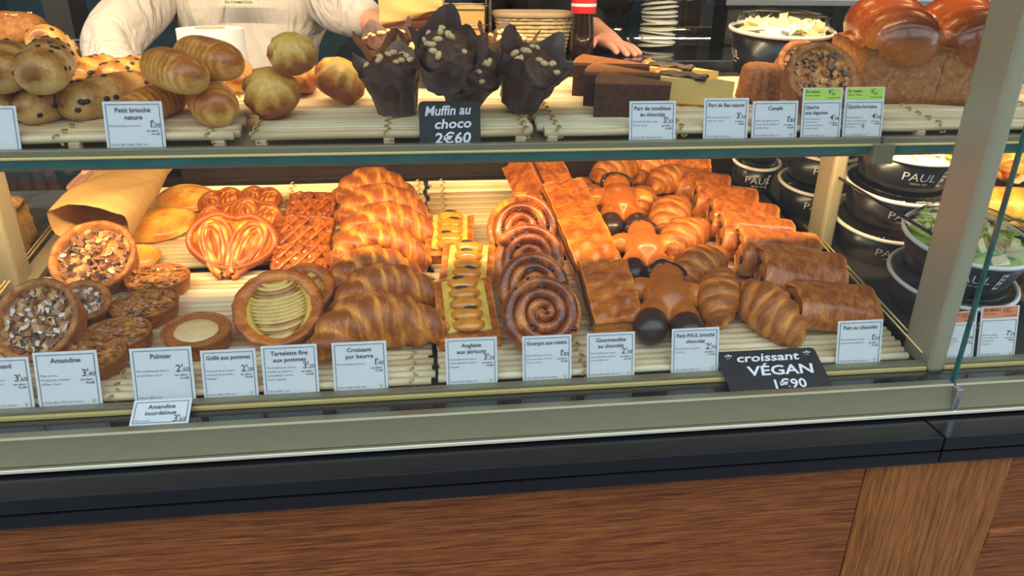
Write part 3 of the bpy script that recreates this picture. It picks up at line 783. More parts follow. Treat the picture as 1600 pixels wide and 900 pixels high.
# apple lattice pastries
def lattice(px, py, wpx, lpx, h, yaw, pitch, lab, seed):
    p = tray(px, py, h); k = mpp(p); lx = wpx * k; ly = lx * lpx
    t = thing('lattice_pastry', lab, 'pastry', 'glazed apple lattice pastries', frame(p, TS, yaw, pitch))
    obj('base', slab_mesh(lx, ly, .024, .3, seed=seed), 'lattice_dough', t)
    mb = MB()
    for d in (-1, 1):
        for c in np.arange(-.09, .0901, .0185):
            pts = []
            for s in np.linspace(-.12, .12, 60):
                x = c + d * s * .62; y = s
                if abs(x) < lx * .46 and abs(y) < ly * .47: pts.append((x, y, .0125 + .0012 * d - .004 * (abs(x) / (lx / 2)) ** 4))
            if len(pts) > 3: mb.tube(pts, .0034, 6, (1.3, .9), t=.7)
    obj('lattice', mb.mesh('lattice'), 'lattice_dough', t)
    mb = MB()
    ring = [(x * lx * .48, y * ly * .48, .010 + .0015 * math.sin(i * 2.4)) for i, (x, y) in enumerate([(np.clip(1.25 * math.cos(a), -1, 1), np.clip(1.25 * math.sin(a), -1, 1)) for a in np.linspace(0, 2 * np.pi, 49)])]
    mb.tube(ring, .0042 * (1 + .25 * np.sin(np.arange(49) * 2.1)), 7, t=.9)
    obj('crimped_edge', mb.mesh('crimp'), 'lattice_dough', t)
lattice(488, 328, 70, .80, .020, -4, 14, 'rearmost glazed lattice pastry behind the other two', 1)
lattice(477, 370, 82, .85, .026, -6, 18, 'middle glazed lattice pastry of three', 2)
lattice(472, 412, 84, .70, .022, -4, 14, 'foremost glazed lattice pastry touching the apple tart', 3)

# thin apple tarts
def apple_tart(px, py, wpx, h, yaw, pitch, lab, seed):
    r_ = np.random.default_rng(seed); p = tray(px, py, h); k = mpp(p); D = wpx * k
    t, rr, z = tart('apple_tart', lab, 'tart', 'thin apple tarts', frame(p, TS, yaw, pitch), D, .022, 'puff_dough', 'custard', .72, .016, .05)
    for i in range(15):
        y = rr * (.86 - 1.72 * i / 14); w = math.sqrt(max(.02, 1 - (y / rr) ** 2)) * rr * .80
        xs = np.linspace(-w, w, 14); pts = S3(xs, y - .010 * (1 - (xs / w) ** 2) + .004, z + .003 + .0035 * (1 - (xs / w) ** 2))
        obj('apple_slice', MB().tube(pts, .0031 * np.sqrt(np.clip(1.05 - (xs / w) ** 2, .05, 1)), 6, (1.5, .9)).mesh('slice'), 'apple_brown' if i in (2, 3, 11, 13) else 'apple', t)
apple_tart(437, 486, 140, .034, 10, 26, 'foremost thin apple tart with fanned browned slices', 5)
apple_tart(478, 455, 92, .026, 0, 24, 'thin apple tart mostly hidden behind the foremost one', 6)

# butter croissants
CR = [croissant_mesh(.165, .038, .042, 3, s, .24) for s in (1, 2, 3)]
def croissant(px, py, wpx, h, yaw, pitch, roll, lab, i, mat='croissant_dough', grp='butter croissants in a shingled row', meshes=None, L=.165):
    p = tray(px, py, h); k = mpp(p)
    o = obj('croissant', (meshes or CR)[i % len(meshes or CR)], mat)
    tag(o, lab, 'croissant', grp); s = wpx * k / L
    o.matrix_world = frame(p, TS, yaw, pitch, roll) @ Matrix.Scale(s, 4)
croissant(590, 290, 128, .046, 4, 24, 8, 'rearmost butter croissant against the dark back board', 0)
croissant(600, 318, 142, .044, 6, 24, 6, 'second butter croissant counted from the back board', 1)
croissant(606, 350, 158, .042, 8, 22, 4, 'third butter croissant counted from the back board', 2)
croissant(594, 382, 152, .040, 6, 22, 6, 'fourth butter croissant counted from the back board', 0)
croissant(584, 417, 150, .038, 10, 22, 4, 'fifth butter croissant counted from the back board', 1)
croissant(600, 448, 170, .040, 14, 18, 0, 'butter croissant lying just behind the foremost one', 2)
croissant(590, 500, 205, .030, 14, 6, 0, 'foremost butter croissant right behind the Croissant price card', 0)

# apricot custard slices
def apricot_slice(px, py, wpx, ratio, h, yaw, pitch, lab, seed):
    r_ = np.random.default_rng(seed); p = tray(px, py, h); k = mpp(p); lx = wpx * k; ly = lx * ratio
    t = thing('apricot_slice', lab, 'pastry', 'apricot custard slices', frame(p, TS, yaw, pitch))
    obj('pastry_base', slab_mesh(lx, ly, .020, .2, seed=seed), 'puff_dough', t)
    obj('custard', slab_mesh(lx * .74, ly * .84, .008, .5, seed=seed + 1), 'custard', t, (0, .002, .0095))
    n = 5
    for i in range(n):
        y = ly * (.34 - .68 * i / (n - 1)); xs = np.linspace(-lx * .25, lx * .25, 12)
        pts = S3(xs, y + .004 * (xs / (lx * .25)) ** 2 * 1.5, .0145 + .004 * (1 - (xs / (lx * .25)) ** 2))
        a = obj('apricot_half', MB().tube(pts, .0125 * np.sqrt(np.clip(1.06 - (xs / (lx * .25)) ** 2, .06, 1)), 8, (1.0, .5)).mesh('apricot'), 'apricot', t)
        if i in (0, 1, 3):
            q = pts[3:9] + np.array([r_.uniform(-.007, .007), .006, .0050])
            obj('scorched_edge', MB().tube(q, .0026 * np.array([.3, .8, 1, .9, .7, .3]), 6, (1.5, .6)).mesh('scorch'), 'burnt', a)
apricot_slice(703, 372, 74, 1.25, .018, -4, 14, 'rearmost apricot custard slice', 1)
apricot_slice(730, 425, 82, 1.3, .022, -8, 16, 'apricot custard slice lying on the foremost one', 2)
apricot_slice(728, 488, 92, 1.45, .016, 2, 10, 'foremost apricot custard slice behind the Anglaise price card', 3)

# raisin swirls standing in a leaning row
for i, (px, py, wpx, h, pitch, yaw, lab) in enumerate([
        (816, 358, 122, .058, 48, 8, 'raisin swirl at the back of its leaning row'),
        (828, 406, 122, .056, 46, 0, 'second raisin swirl from the back of its leaning row'),
        (836, 448, 122, .052, 46, 4, 'third raisin swirl from the back, mostly covered'),
        (848, 490, 138, .050, 44, -6, 'foremost raisin swirl showing its whole glazed coil')]):
    p = tray(px, py, h)
    snail(lab, frame(p, TS, yaw, pitch), wpx * mpp(p), 'glazed raisin swirls', i + 1)

# long chocolate custard pastries
for i, (px, py, wpx, ratio, h, yaw, pitch, lab) in enumerate([
        (824, 290, 46, 2.1, .030, 12, 20, 'long glazed pastry standing on edge at the very back'),
        (862, 292, 66, 1.9, .040, 12, 20, 'long glazed pastry at the back next to the pastry man'),
        (898, 335, 68, 1.9, .036, 11, 18, 'long glazed pastry second from the back'),
        (922, 390, 72, 1.75, .032, 9, 16, 'long glazed pastry third from the back'),
        (953, 462, 78, 1.6, .028, 2, 16, 'foremost long glazed pastry behind the Gourmandise price card')]):
    p = tray(px, py, h); lx = wpx * mpp(p)
    t = thing('filled_pastry', lab, 'pastry', 'long chocolate filled pastries', frame(p, TS, yaw, pitch, -35 if i == 0 else 0))
    obj('pastry_body', slab_mesh(lx, lx * ratio, .034, .25, seed=i, bumps=.0012), 'puff_dough', t)
    for sd in (-1, 1):
        obj('filling_seam', MB().tube(S3(np.full(12, sd * lx * .503), np.linspace(-.44, .44, 12) * lx * ratio, .001 * np.sin(np.arange(12))), .0026, 6).mesh('seam'), 'chocolate', t)

# pastry men with chocolate feet
def man_body():
    E = lambda z: Matrix.Rotation(R(z), 4, 'Z')
    return blob([((0, .043, .004), (.023, .021, .018), None), ((0, .004, .003), (.032, .036, .024), None),
                 ((-.034, .016, 0), (.026, .016, .016), E(20)), ((.034, .016, 0), (.026, .016, .016), E(-20)),
                 ((-.019, -.034, 0), (.019, .030, .019), E(-10)), ((.019, -.034, 0), (.019, .030, .019), E(10))], .0028, 5,
                lambda co: np.clip(.35 + co[:, 2] * 26 - .25 * (np.abs(co[:, 0]) > .035), 0, 1))
MAN = man_body()
FOOT = blob([((0, 0, 0), (.0215, .024, .0205), None), ((0, .010, 0), (.020, .016, .0195), None)], .003, 3)
CAP = MB().tube(S3(.0225 * np.cos(np.linspace(-.1, np.pi + .1, 18)), .0195 * np.sin(np.linspace(-.1, np.pi + .1, 18)), np.full(18, .004)), .0052, 8, (1, 1.9)).mesh('cap')
EYE = MB().ell((0, 0, 0), (.0022, .0022, .0016), nu=8, nv=6).mesh('eye')
def pastry_man(px, py, wpx, h, yaw, pitch, lab):
    p = tray(px, py, h); s = wpx * mpp(p) / .098
    t = thing('brioche_man', lab, 'pastry', 'little brioche men with chocolate feet', frame(p, TS, yaw, pitch) @ Matrix.Scale(s, 4))
    obj('brioche_body', MAN, 'man_dough', t)
    for sd in (-1, 1):
        obj('chocolate_foot', FOOT, 'chocolate', t, (sd * .0225, -.058, .001), (0, 0, sd * R(10)))
        obj('eye', EYE, 'chip', t, (sd * .006, .050, .0195))
    obj('chocolate_cap', CAP, 'chocolate', t, (0, .046, 0))
pastry_man(924, 312, 78, .018, 14, 6, 'brioche man half hidden by the long glazed pastries')
pastry_man(968, 318, 92, .030, -4, 14, 'brioche man lying uppermost near the back with both chocolate feet showing')
pastry_man(1006, 391, 96, .020, -8, 8, 'brioche man between the long pastry and the plain croissants')
pastry_man(1053, 489, 124, .022, -14, 4, 'foremost brioche man behind his price card')

# plain vegan croissants heaped in the middle
VC = [croissant_mesh(.13, .036, .006, 3, s + 10, .30) for s in (1, 2, 3)]
VK = dict(mat='vegan_dough', grp='heaped plain croissants', meshes=VC, L=.13)
croissant(962, 264, 92, .050, 32, 6, 0, 'plain croissant on the heap behind the pastry men', 0, **VK)
croissant(1018, 262, 96, .060, 40, 6, 0, 'plain croissant on top of the heap under the shelf edge', 1, **VK)
croissant(1048, 280, 92, .066, 28, 4, 0, 'plump plain croissant lying highest on the heap', 2, **VK)
croissant(1000, 318, 92, .022, 70, 4, 0, 'plain croissant squeezed beside the pastry man', 0, **VK)
croissant(1046, 338, 112, .036, 60, 8, 0, 'plain croissant in the middle of the heap', 1, **VK)
croissant(1068, 372, 118, .032, 44, 8, 0, 'plain croissant half lit half shaded in the heap', 2, **VK)
croissant(1034, 430, 80, .016, 62, 4, 0, 'plain croissant lowest in the heap behind the foremost pastry man', 0, **VK)
croissant(1092, 418, 122, .034, 40, 10, 0, 'plain croissant just behind the two foremost plain ones', 1, **VK)
croissant(1122, 462, 128, .030, 72, 10, 0, 'plain croissant pointing its tip at the handwritten slate', 2, **VK)
croissant(1206, 494, 142, .026, -60, 4, 0, 'foremost plain croissant beside the chocolate breads', 0, **VK)

# chocolate breads
PB = [roll_mesh(.112, .076, .056, seed=s) for s in (1, 2, 3)]
STK = box_mesh((.012, .010, .007), 'stick', .001)
def choc_bread(px, py, wpx, h, yaw, pitch, lab, i):
    p = tray(px, py, h); s = wpx * mpp(p) / .112
    t = thing('chocolate_bread', lab, 'pastry', 'chocolate breads in a shingled row', frame(p, TS, yaw, pitch) @ Matrix.Scale(s, 4))
    obj('rolled_dough', PB[i % 3], 'choc_bread_dough', t)
    for sd in (-1, 1):
        for y in (-.017, .016):
            obj('chocolate_stick', STK, 'chocolate', t, (sd * .0495, y, .002))
for i, (px, py, w, h, yaw, pitch, lab) in enumerate([
        (1070, 266, 80, .050, -10, 12, 'chocolate bread farthest back beneath the shelf edge'),
        (1098, 292, 84, .050, -14, 22, 'second chocolate bread from the back'),
        (1132, 318, 100, .048, -14, 22, 'third chocolate bread from the back'),
        (1160, 345, 108, .046, -12, 22, 'fourth chocolate bread from the back'),
        (1180, 372, 116, .042, -12, 22, 'fifth chocolate bread from the back, at the edge of the lamp light'),
        (1214, 398, 126, .042, -10, 22, 'chocolate bread third from the price card end'),
        (1250, 430, 132, .038, -10, 22, 'chocolate bread next to the foremost one'),
        (1301, 480, 128, .034, -6, 8, 'foremost chocolate bread above the Pain au chocolat card')]):
    choc_bread(px, py, w, h, yaw, pitch, lab, i)
# ------------------------------------------------------------------ upper shelf
def brioche_mesh(L, Rr, ridges=0, seed=0, flat=.75):
    r_ = np.random.default_rng(seed); nu, nv = 60, 28
    u = np.linspace(-1, 1, nu)[:, None]; v = (np.arange(nv) * 2 * np.pi / nv)[None, :]
    env = np.maximum(1 - np.abs(u) ** 3.6, 0) ** .42
    r = Rr * env * (1 + (.009 * np.sin(u * ridges * np.pi + .8 * np.sin(v)) * (np.sin(v) > -.2) if ridges else 0) + .03 * np.sin(2 * u + seed))
    X = u * L / 2; Y = r * np.cos(v); Z = np.maximum(r * np.sin(v) * .95, -Rr * flat)
    toast = np.clip(.15 + .5 * np.sin(v) + .35 * np.abs(u) ** 3 + (.18 * np.sin(u * ridges * np.pi) if ridges else .12 * np.sin(5 * u + seed)), 0, 1)
    mb = MB(); mb.grid(S3(X, Y, Z), cv=True, t=np.broadcast_to(toast, (nu, nv))); mb.f.append(tuple(range(nv))); mb.f.append(tuple((nu - 1) * nv + i for i in range(nv))[::-1])
    return mb.mesh('brioche')
CHIPM = MB().ell((0, 0, 0), (.0045, .0035, .0022), nu=8, nv=6).mesh('chip')
def chip_bun(px, py, Lpx, Dpx, h, yaw, pitch, lab, seed):
    r_ = np.random.default_rng(seed); p = shelf(px, py, h); k = mpp(p); L = Lpx * k; Rr = Dpx * k / 2
    t = thing('chip_bun', lab, 'bun', 'chocolate chip brioche buns', frame(p, SS, yaw, pitch))
    obj('bun', brioche_mesh(L, Rr, 3, seed), 'chip_dough', t)
    for i in range(22):
        u = r_.uniform(-.85, .98); v = r_.uniform(-.2, 3.4); e = max(1 - abs(u) ** 3.6, 0) ** .42
        q = Vector((u * L / 2, Rr * e * math.cos(v), Rr * .95 * e * math.sin(v)))
        nrm = Vector((u * .3 * (abs(u) > .8), math.cos(v), math.sin(v))).normalized()
        obj('chocolate_chip', CHIPM, 'chip', t, q * .985, nrm.to_track_quat('Z', 'Y').to_euler())
# buns point their round ends at the street (length along the depth of the shelf)
chip_bun(8, 105, 120, 76, .072, 100, 6, 'chocolate chip bun on the upper layer by the case end', 1)
chip_bun(72, 103, 130, 78, .082, 96, 8, 'chocolate chip bun lying on top with two chips on its round end', 2)
chip_bun(84, 74, 100, 60, .072, 90, -28, 'chocolate chip bun glowing in lamp light behind the top one', 3)
chip_bun(22, 158, 130, 66, .032, 80, 0, 'chocolate chip bun on the lower layer by the case end', 4)
chip_bun(90, 158, 150, 66, .032, 62, 0, 'chocolate chip bun on the lower layer under the top one', 5)
chip_bun(168, 150, 165, 72, .034, 52, 0, 'long chocolate chip bun beside the plain brioche price card', 6)
chip_bun(140, 112, 110, 50, .030, 60, 0, 'chocolate chip bun lit orange behind the long one', 7)
chip_bun(198, 112, 110, 46, .028, 60, 0, 'reddish chocolate chip bun behind the long one near the plain rolls', 8)
for i, (px, py, Lp, Dp, h, yaw, pitch, lab) in enumerate([
        (272, 111, 168, 76, .088, -48, 0, 'long plain brioche roll lying across the top of its pile'),
        (326, 92, 150, 70, .080, -44, 0, 'plain brioche roll lying behind the top one'),
        (240, 162, 140, 62, .030, 68, 0, 'plain brioche roll at the bottom behind its price card'),
        (330, 158, 150, 76, .034, 112, 0, 'plain brioche roll at the bottom with its round end out'),
        (372, 118, 120, 50, .026, 100, 0, 'plain brioche roll lit yellow at the back by the fluted cakes')]):
    p = shelf(px, py, h); k = mpp(p)
    o = tag(obj('brioche_roll', brioche_mesh(Lp * k, Dp * k / 2, 11, 20 + i), 'brioche_dough'), lab, 'bun', 'plain brioche rolls')
    o.matrix_world = frame(p, SS, yaw, pitch)
# fluted little cakes
def fluted(px, py, wpx, h, yaw, pitch, roll, lab, seed):
    p = shelf(px, py, h); Rr = wpx * mpp(p) / 2; nu, na = 26, 56
    f = np.linspace(0, 1, nu)[:, None]; a = (np.arange(na) * 2 * np.pi / na)[None, :]
    prof = np.interp(f, [0, .06, .2, .35, .5, .75, .9, 1], [0, .74, .88, .98, 1.0, .84, .52, 0]); z = np.interp(f, [0, .06, .2, .35, .5, .75, .9, 1], [-.62, -.62, -.46, -.2, .1, .58, .88, 1.0])
    fl = 1 + .15 * (.5 - np.abs(np.sin(a * 4.5))) * 1.3 * np.clip((z + .30) * 3, 0, 1) * np.clip((1 - z) * 3, 0, 1) + .035 * np.sin(a * 3 + seed) + .02 * np.sin(a * 7 + f * 9)
    mb = MB(); X = prof * fl * np.cos(a) * Rr; Y = prof * fl * np.sin(a) * Rr
    tt = np.clip(.95 - np.abs(z + .25) * 1.3 + .15 * np.sin(a * 4 + seed) + .4 * (np.abs(np.sin(a * 4.5)) - .5) * (z > 0), 0, 1) + 0 * a
    mb.grid(S3(X, Y, z * Rr * .92 + 0 * a), cv=True, t=tt, flip=True)
    o = tag(obj('fluted_cake', mb.mesh('fluted'), 'fluted_dough'), lab, 'cake', 'golden fluted cakes')
    o.matrix_world = frame(p, SS, yaw, pitch, roll)
fluted(424, 146, 92, .046, 10, 26, 0, 'foremost golden fluted cake with ribs facing the street', 1)
fluted(462, 122, 80, .050, 60, 0, 12, 'golden fluted cake in the middle behind the foremost one', 2)
fluted(456, 86, 76, .086, 30, 20, 0, 'golden fluted cake lit orange on top of the others', 3)
fluted(530, 127, 82, .042, 20, 14, 34, 'golden fluted cake tipped on its side next to the muffins', 4)

# chocolate muffins in brown tulip papers
NUT = MB().ell((0, 0, 0), (.0068, .0045, .0038), nu=8, nv=6).mesh('nut')
def muffin(px, py, wpx, h, yaw, pitch, roll, lab, seed, petal=1.0):
    r_ = np.random.default_rng(seed); p = shelf(px, py, h); s = wpx * mpp(p) / .096
    t = thing('muffin', lab, 'muffin', 'chocolate muffins in brown papers', frame(p, SS, yaw, pitch, roll) @ Matrix.Scale(s, 4))
    nu, na = 14, 64
    f = np.linspace(0, 1, nu)[:, None]; a = (np.arange(na) * 2 * np.pi / na)[None, :]
    peak = .5 + .5 * np.cos(a * 4 + seed)                          # four paper points
    H = .066 + .036 * petal * peak ** 1.3
    rr = .030 + .014 * f + .008 * f ** 3 * (1 + .6 * peak)
    rr = rr * (1 + .035 * np.sin(a * 11 + seed + 3 * f) + .03 * np.sign(np.sin(a * 7 + seed)) * f)
    mb = MB(); P = S3(rr * np.cos(a), rr * np.sin(a), -.045 + H * f)
    mb.grid(P, cv=True, flip=True)
    P2 = S3((rr - .0012) * np.cos(a), (rr - .0012) * np.sin(a), -.045 + H * f); mb.grid(P2, cv=True)
    k = len(mb.v); mb.f.append(tuple(range(na)))
    obj('paper_cup', mb.mesh('paper', True), 'muffin_paper', t)
    mb = MB(); f = np.linspace(0, 1, 20)[:, None]
    rz = np.interp(f, [0, .25, .5, .8, 1], [.030, .042, .045, .026, 0]); zz = np.interp(f, [0, .25, .5, .8, 1], [-.03, 0, .020, .036, .039])
    rz = rz * (1 + .05 * np.sin(a * 5 + f * 14 + seed) * np.sin(f * 3.1)) ; zz = zz + .003 * np.sin(a * 6 + f * 21) * np.sin(f * np.pi)
    mb.grid(S3(rz * np.cos(a), rz * np.sin(a), zz), cv=True, flip=True)
    obj('cake_top', mb.mesh('cake'), 'muffin_cake', t)
    for i in range(13):
        b = r_.uniform(0, 6.28); d = .036 * math.sqrt(r_.uniform(.02, 1)); z = .041 - 9 * d * d
        obj('hazelnut', NUT, 'hazelnut', t, (d * math.cos(b), d * math.sin(b), z), (r_.normal(0, .5), r_.normal(0, .5), r_.uniform(0, 3)), r_.uniform(.8, 1.25))
muffin(614, 128, 100, .046, 0, 6, -6, 'chocolate muffin whose crumpled paper faces the street beside the fluted cakes', 1, .7)
muffin(696, 94, 108, .100, 30, 40, 8, 'chocolate muffin resting on top of the others', 2, 1.0)
muffin(735, 138, 104, .046, 50, 46, 10, 'chocolate muffin tipped forward behind the muffin slate', 3, .8)
muffin(830, 128, 104, .050, 15, 30, 14, 'chocolate muffin tilted toward the chocolate cake slices', 4, 1.0)
muffin(668, 96, 84, .048, 70, 0, 0, 'chocolate muffin hidden behind the crumpled paper one', 5, .8)
muffin(606, 82, 84, .052, 20, 0, -10, 'chocolate muffin with many nuts at the back by the hand', 6, .9)
muffin(790, 86, 84, .048, 10, 0, 8, 'chocolate muffin at the back near the wicker basket', 7, .9)

# wedges of chocolate cake and baked flan
def wedge_poly(L, W):
    a = [(-L / 2, 0)] + [(L / 2 - .010 * (1 - math.cos(q)), W / 2 * q / .9) for q in np.linspace(-.9, .9, 7)]
    return a
def cake_slice(px, py, Lpx, h, yaw, lab):
    p = shelf(px, py, h); L = Lpx * mpp(p)
    t = thing('chocolate_cake_slice', lab, 'cake slice', 'chocolate cake slices', frame(p, SS, yaw))
    obj('crumb', MB().prism(wedge_poly(L, L * .62), -.024, .021).mesh('crumb', False), 'chocolate_cake', t)
    obj('baked_top', MB().prism(wedge_poly(L * 1.01, L * .63), .021, .025).mesh('top', False), 'cake_top', t)
cake_slice(955, 122, 118, .030, 156, 'chocolate cake slice standing farthest back of three')
cake_slice(972, 137, 118, .030, 156, 'chocolate cake slice between the other two')
cake_slice(988, 152, 118, .030, 156, 'foremost chocolate cake slice behind its price card')
def flan_slice(px, py, Lpx, h, yaw, lab):
    p = shelf(px, py, h); L = Lpx * mpp(p)
    t = thing('flan_slice', lab, 'flan slice', 'baked custard flan slices', frame(p, SS, yaw))
    obj('custard_body', MB().prism(wedge_poly(L, L * .5), -.020, .016).mesh('flan', False), 'flan', t)
    obj('scorched_top', slab_mesh(L * .60, L * .24, .005, .6, bumps=.001), 'burnt', t, (L * .14, 0, .0165))
    arc = [(L / 2 - .010 * (1 - math.cos(q)), L * .25 * q / .9, 0) for q in np.linspace(-.95, .95, 9)]
    obj('pastry_rim', MB().tube(arc, .0075, 8, (.7, 2.8)).mesh('rim'), 'tart_crust', t, (.002, 0, -.001))
    obj('pastry_base', MB().prism(wedge_poly(L * 1.01, L * .51), -.0235, -.0195).mesh('base', False), 'tart_crust', t)
flan_slice(1062, 122, 118, .028, 150, 'custard flan slice farther back with a browned rim')
flan_slice(1082, 138, 128, .028, 148, 'custard flan slice in front with a black scorched top')
# small fluted dark cake
p = shelf(1187, 130, .028); s_ = mpp(p) * 66
a = (np.arange(48) * 2 * np.pi / 48)[None, :]; f = np.linspace(0, 1, 12)[:, None]
rr_ = np.interp(f, [0, .04, .75, .93, 1], [0, .5, .44, .36, 0]) * s_ * (1 + .06 * np.cos(a * 12)); zz_ = np.interp(f, [0, .04, .75, .93, 1], [-.42, -.42, .36, .44, .42]) * s_
mb = MB(); mb.grid(S3(rr_ * np.cos(a), rr_ * np.sin(a), zz_ + 0 * a), cv=True, flip=True, t=.9)
tag(obj('ribbed_cake', mb.mesh('ribbed'), 'loaf_side'), 'small dark ribbed cake behind the Canelé price card', 'cake').matrix_world = frame(p, SS)
# quiches
def quiche(px, py, wpx, h, pitch, yaw, lab, seed):
    p = shelf(px, py, h); D = wpx * mpp(p)
    t, rr, z = tart('quiche', lab, 'quiche', 'browned quiches', frame(p, SS, yaw, pitch), D, .036, 'tart_crust', 'quiche_fill', .86, .010, .03, .003)
    scatter(t, 'browned_cheese', CH, 90, rr * .9, z + .001, np.random.default_rng(seed), ['quiche_fill', 'burnt', 'quiche_fill', 'crumb_b'], .6, 1.3, .3)
quiche(1248, 110, 88, .045, 50, 0, 'browned quiche leaning behind the other quiche', 1)
quiche(1298, 138, 124, .050, 50, 0, 'browned quiche right behind the green-topped cards', 2)
# brioche loaf in a tin shape
p = shelf_s(0, .205, .062); p.x = atY(1440, 92, p.y).x; k = mpp(p); W = 228 * k
t = thing('brioche_loaf', 'large glossy brioche loaf with domed lobes over a square base', 'bread', None, frame(p, SS, -6))
lob = []
for i, (x, y, r) in enumerate([(-.25, -.12, .265), (.25, -.12, .265), (-.23, .14, .265), (.26, .14, .265)]):
    lob.append(((x * W, y * W, .018 + (.012 if y > 0 else 0)), (r * W, .26 * W, .045), None))
obj('domed_crust', blob(lob, .006, 2, lambda co: np.clip(.25 + co[:, 2] * 11, 0, 1)), 'loaf_dough', t)
for x, w in ((-.25, .49), (.245, .49)):
    obj('square_base', slab_mesh(w * W, .56 * W, .085, .1, seed=3), 'loaf_side', t, (x * W, .0, -.028))

# ------------------------------------------------------------------ black salad tubs
def bent_text(s, size, Rr, slope, z0, ang0, bold=.02):
    V, Fc = text_data(s, size, bold); V = V.copy(); V[:, 0] -= V[:, 0].mean() * 0 + (V[:, 0].max()) / 2
    a = ang0 + V[:, 0] / Rr; r = Rr + .0006 + slope * V[:, 1]
    return S3(r * np.sin(a), -r * np.cos(a), z0 + V[:, 1]), Fc
def tub(M, D, lab, salad, seed, textang=0.0, lid=True, H=.056, cat='tub', lidh=.029):
    """tapering black tub, white rolled rim, domed clear lid; origin at the foot"""
    t = thing('salad_tub', lab, cat, 'black salad tubs', M)
    r1 = D / 2; r0 = r1 * .80; sl = (r1 - r0) / H
    obj('tub_wall', MB().lathe([(0, .002), (r0 * .96, .002), (r0, 0), (r0 + .001, .003), (r1 - .002, H - .002), (r1 - .004, H - .002), (r0 - .003, .006), (0, .006)], 64).mesh('tub'), 'tub_black', t)
    a = np.linspace(0, 2 * np.pi, 65)
    obj('rim', MB().tube(S3(r1 * np.cos(a), r1 * np.sin(a), np.full(65, H)), .0034, 8, cap=False).mesh('rim'), 'tub_rim', t)
    mb = MB()
    for ang in (textang, textang + math.pi * .66, textang - math.pi * .66):
        mb.add(*bent_text('PAUL', .021, r0 + sl * .024, sl, .024, ang, -.004)); mb.add(*bent_text('DEPUIS 1889', .0046, r0 + sl * .017, sl, .017, ang + .04, 0))
    obj('lettering', mb.mesh('lettering', False, False), 'print_white', t)
    mb = MB(); ang = textang + .50
    w = np.linspace(-.055, .055, 6); P = np.array([[((r0 + sl * z + .0007) * math.sin(ang + q), -(r0 + sl * z + .0007) * math.cos(ang + q), z) for q in w] for z in (.014, .044)])
    mb.grid(P); lb = obj('label_patch', mb.mesh('patch'), 'print_white', t)
    mb = MB()
    for z_, hh in ((.038, .004), (.031, .003), (.021, .006)):
        w = np.linspace(-.036, .036, 5); P = np.array([[((r0 + sl * z + .0012) * math.sin(ang + q), -(r0 + sl * z + .0012) * math.cos(ang + q), z) for q in w] for z in (z_ - hh / 2, z_ + hh / 2)]); mb.grid(P)
    obj('label_marks', mb.mesh('marks'), 'tub_black', lb)
    if salad:
        r_ = np.random.default_rng(seed)
        obj('salad_bed', MB().lathe([(r1 * .93, H - .008), (r1 * .7, H + .003), (0, H + .008)], 32, wob=.05).mesh('bed'), salad[0], t)
        scatter(t, 'salad_leaves', [chunk(.030, .016, .003) for _ in range(5)], 46, r1 * .8, H + .003, r_, salad[1], .6, 1.2, .5)
        scatter(t, 'salad_pieces', [chunk(.013, .012, .011) for _ in range(5)], 22, r1 * .75, H + .007, r_, salad[2], .6, 1.2, .6)
    if lid:
        l = obj('clear_lid', MB().lathe([(r1 + .002, H + .001), (r1 - .002, H + .006), (r1 * .90, H + .007), (r1 * .84, H + lidh * .76), (r1 * .80, H + lidh * .87), (r1 * .5, H + lidh * .97), (0, H + lidh)], 64).mesh('lid'), 'lid_clear', t)
        obj('lid_ridge', MB().tube(S3(r1 * .86 * np.cos(a), r1 * .86 * np.sin(a), np.full(65, H + lidh * .74)), .0012, 6, cap=False).mesh('ridge'), 'lid_clear', l)
    return t
G = (['lettuce'], )
PASTA = ('egg', ['egg', 'lettuce', 'egg'], ['crouton', 'tomato', 'egg'])
GREEN = ('lettuce', ['lettuce', 'lettuce', 'egg'], ['crouton', 'egg', 'crumb_a'])
def stack_tubs(x, s, r, n, salad, labs, seed, textang, top=.026):
    """stack standing on the tray bed at x, s metres up the slope; r: rim radius"""
    for i in range(n):
        tub(frame(tray_s(x, s, -.0146 + i * .0685), TS), 2 * r, labs[i], salad if i == n - 1 else None, seed + i, textang, True, lidh=top if i == n - 1 else .0095)
stack_tubs(XD + .104, .126, .088, 2, GREEN, ['black salad tub with clear lid under the nearest green salad', 'black salad tub of green salad and croutons under a clear domed lid'], 1, -.45)
stack_tubs(XD + .100, .306, .083, 3, PASTA, ['black tub at the foot of the stack of three by the divider', 'black tub in the middle of the stack of three by the divider', 'black tub of yellow salad on the stack of three by the divider'], 5, -.30)
stack_tubs(XD + .046, .458, .064, 3, PASTA, ['black tub at the foot of the stack behind the upright', 'black tub in the middle of the stack behind the upright', 'black tub of yellow salad on the stack behind the upright'], 9, -.25, .011)
stack_tubs(XD - .028, .555, .044, 2, GREEN, ['black tub at the foot of the rearmost low stack', 'black tub on the rearmost low stack behind the chocolate breads'], 13, -.2)
p = shelf(1209, 112, .0); tub(frame(p, SS), 152 * mpp(p), 'black lidded tub standing on the upper shelf behind the quiches', ('egg', ['egg', 'cup_white'], ['egg']), 17, .35, H=.070)

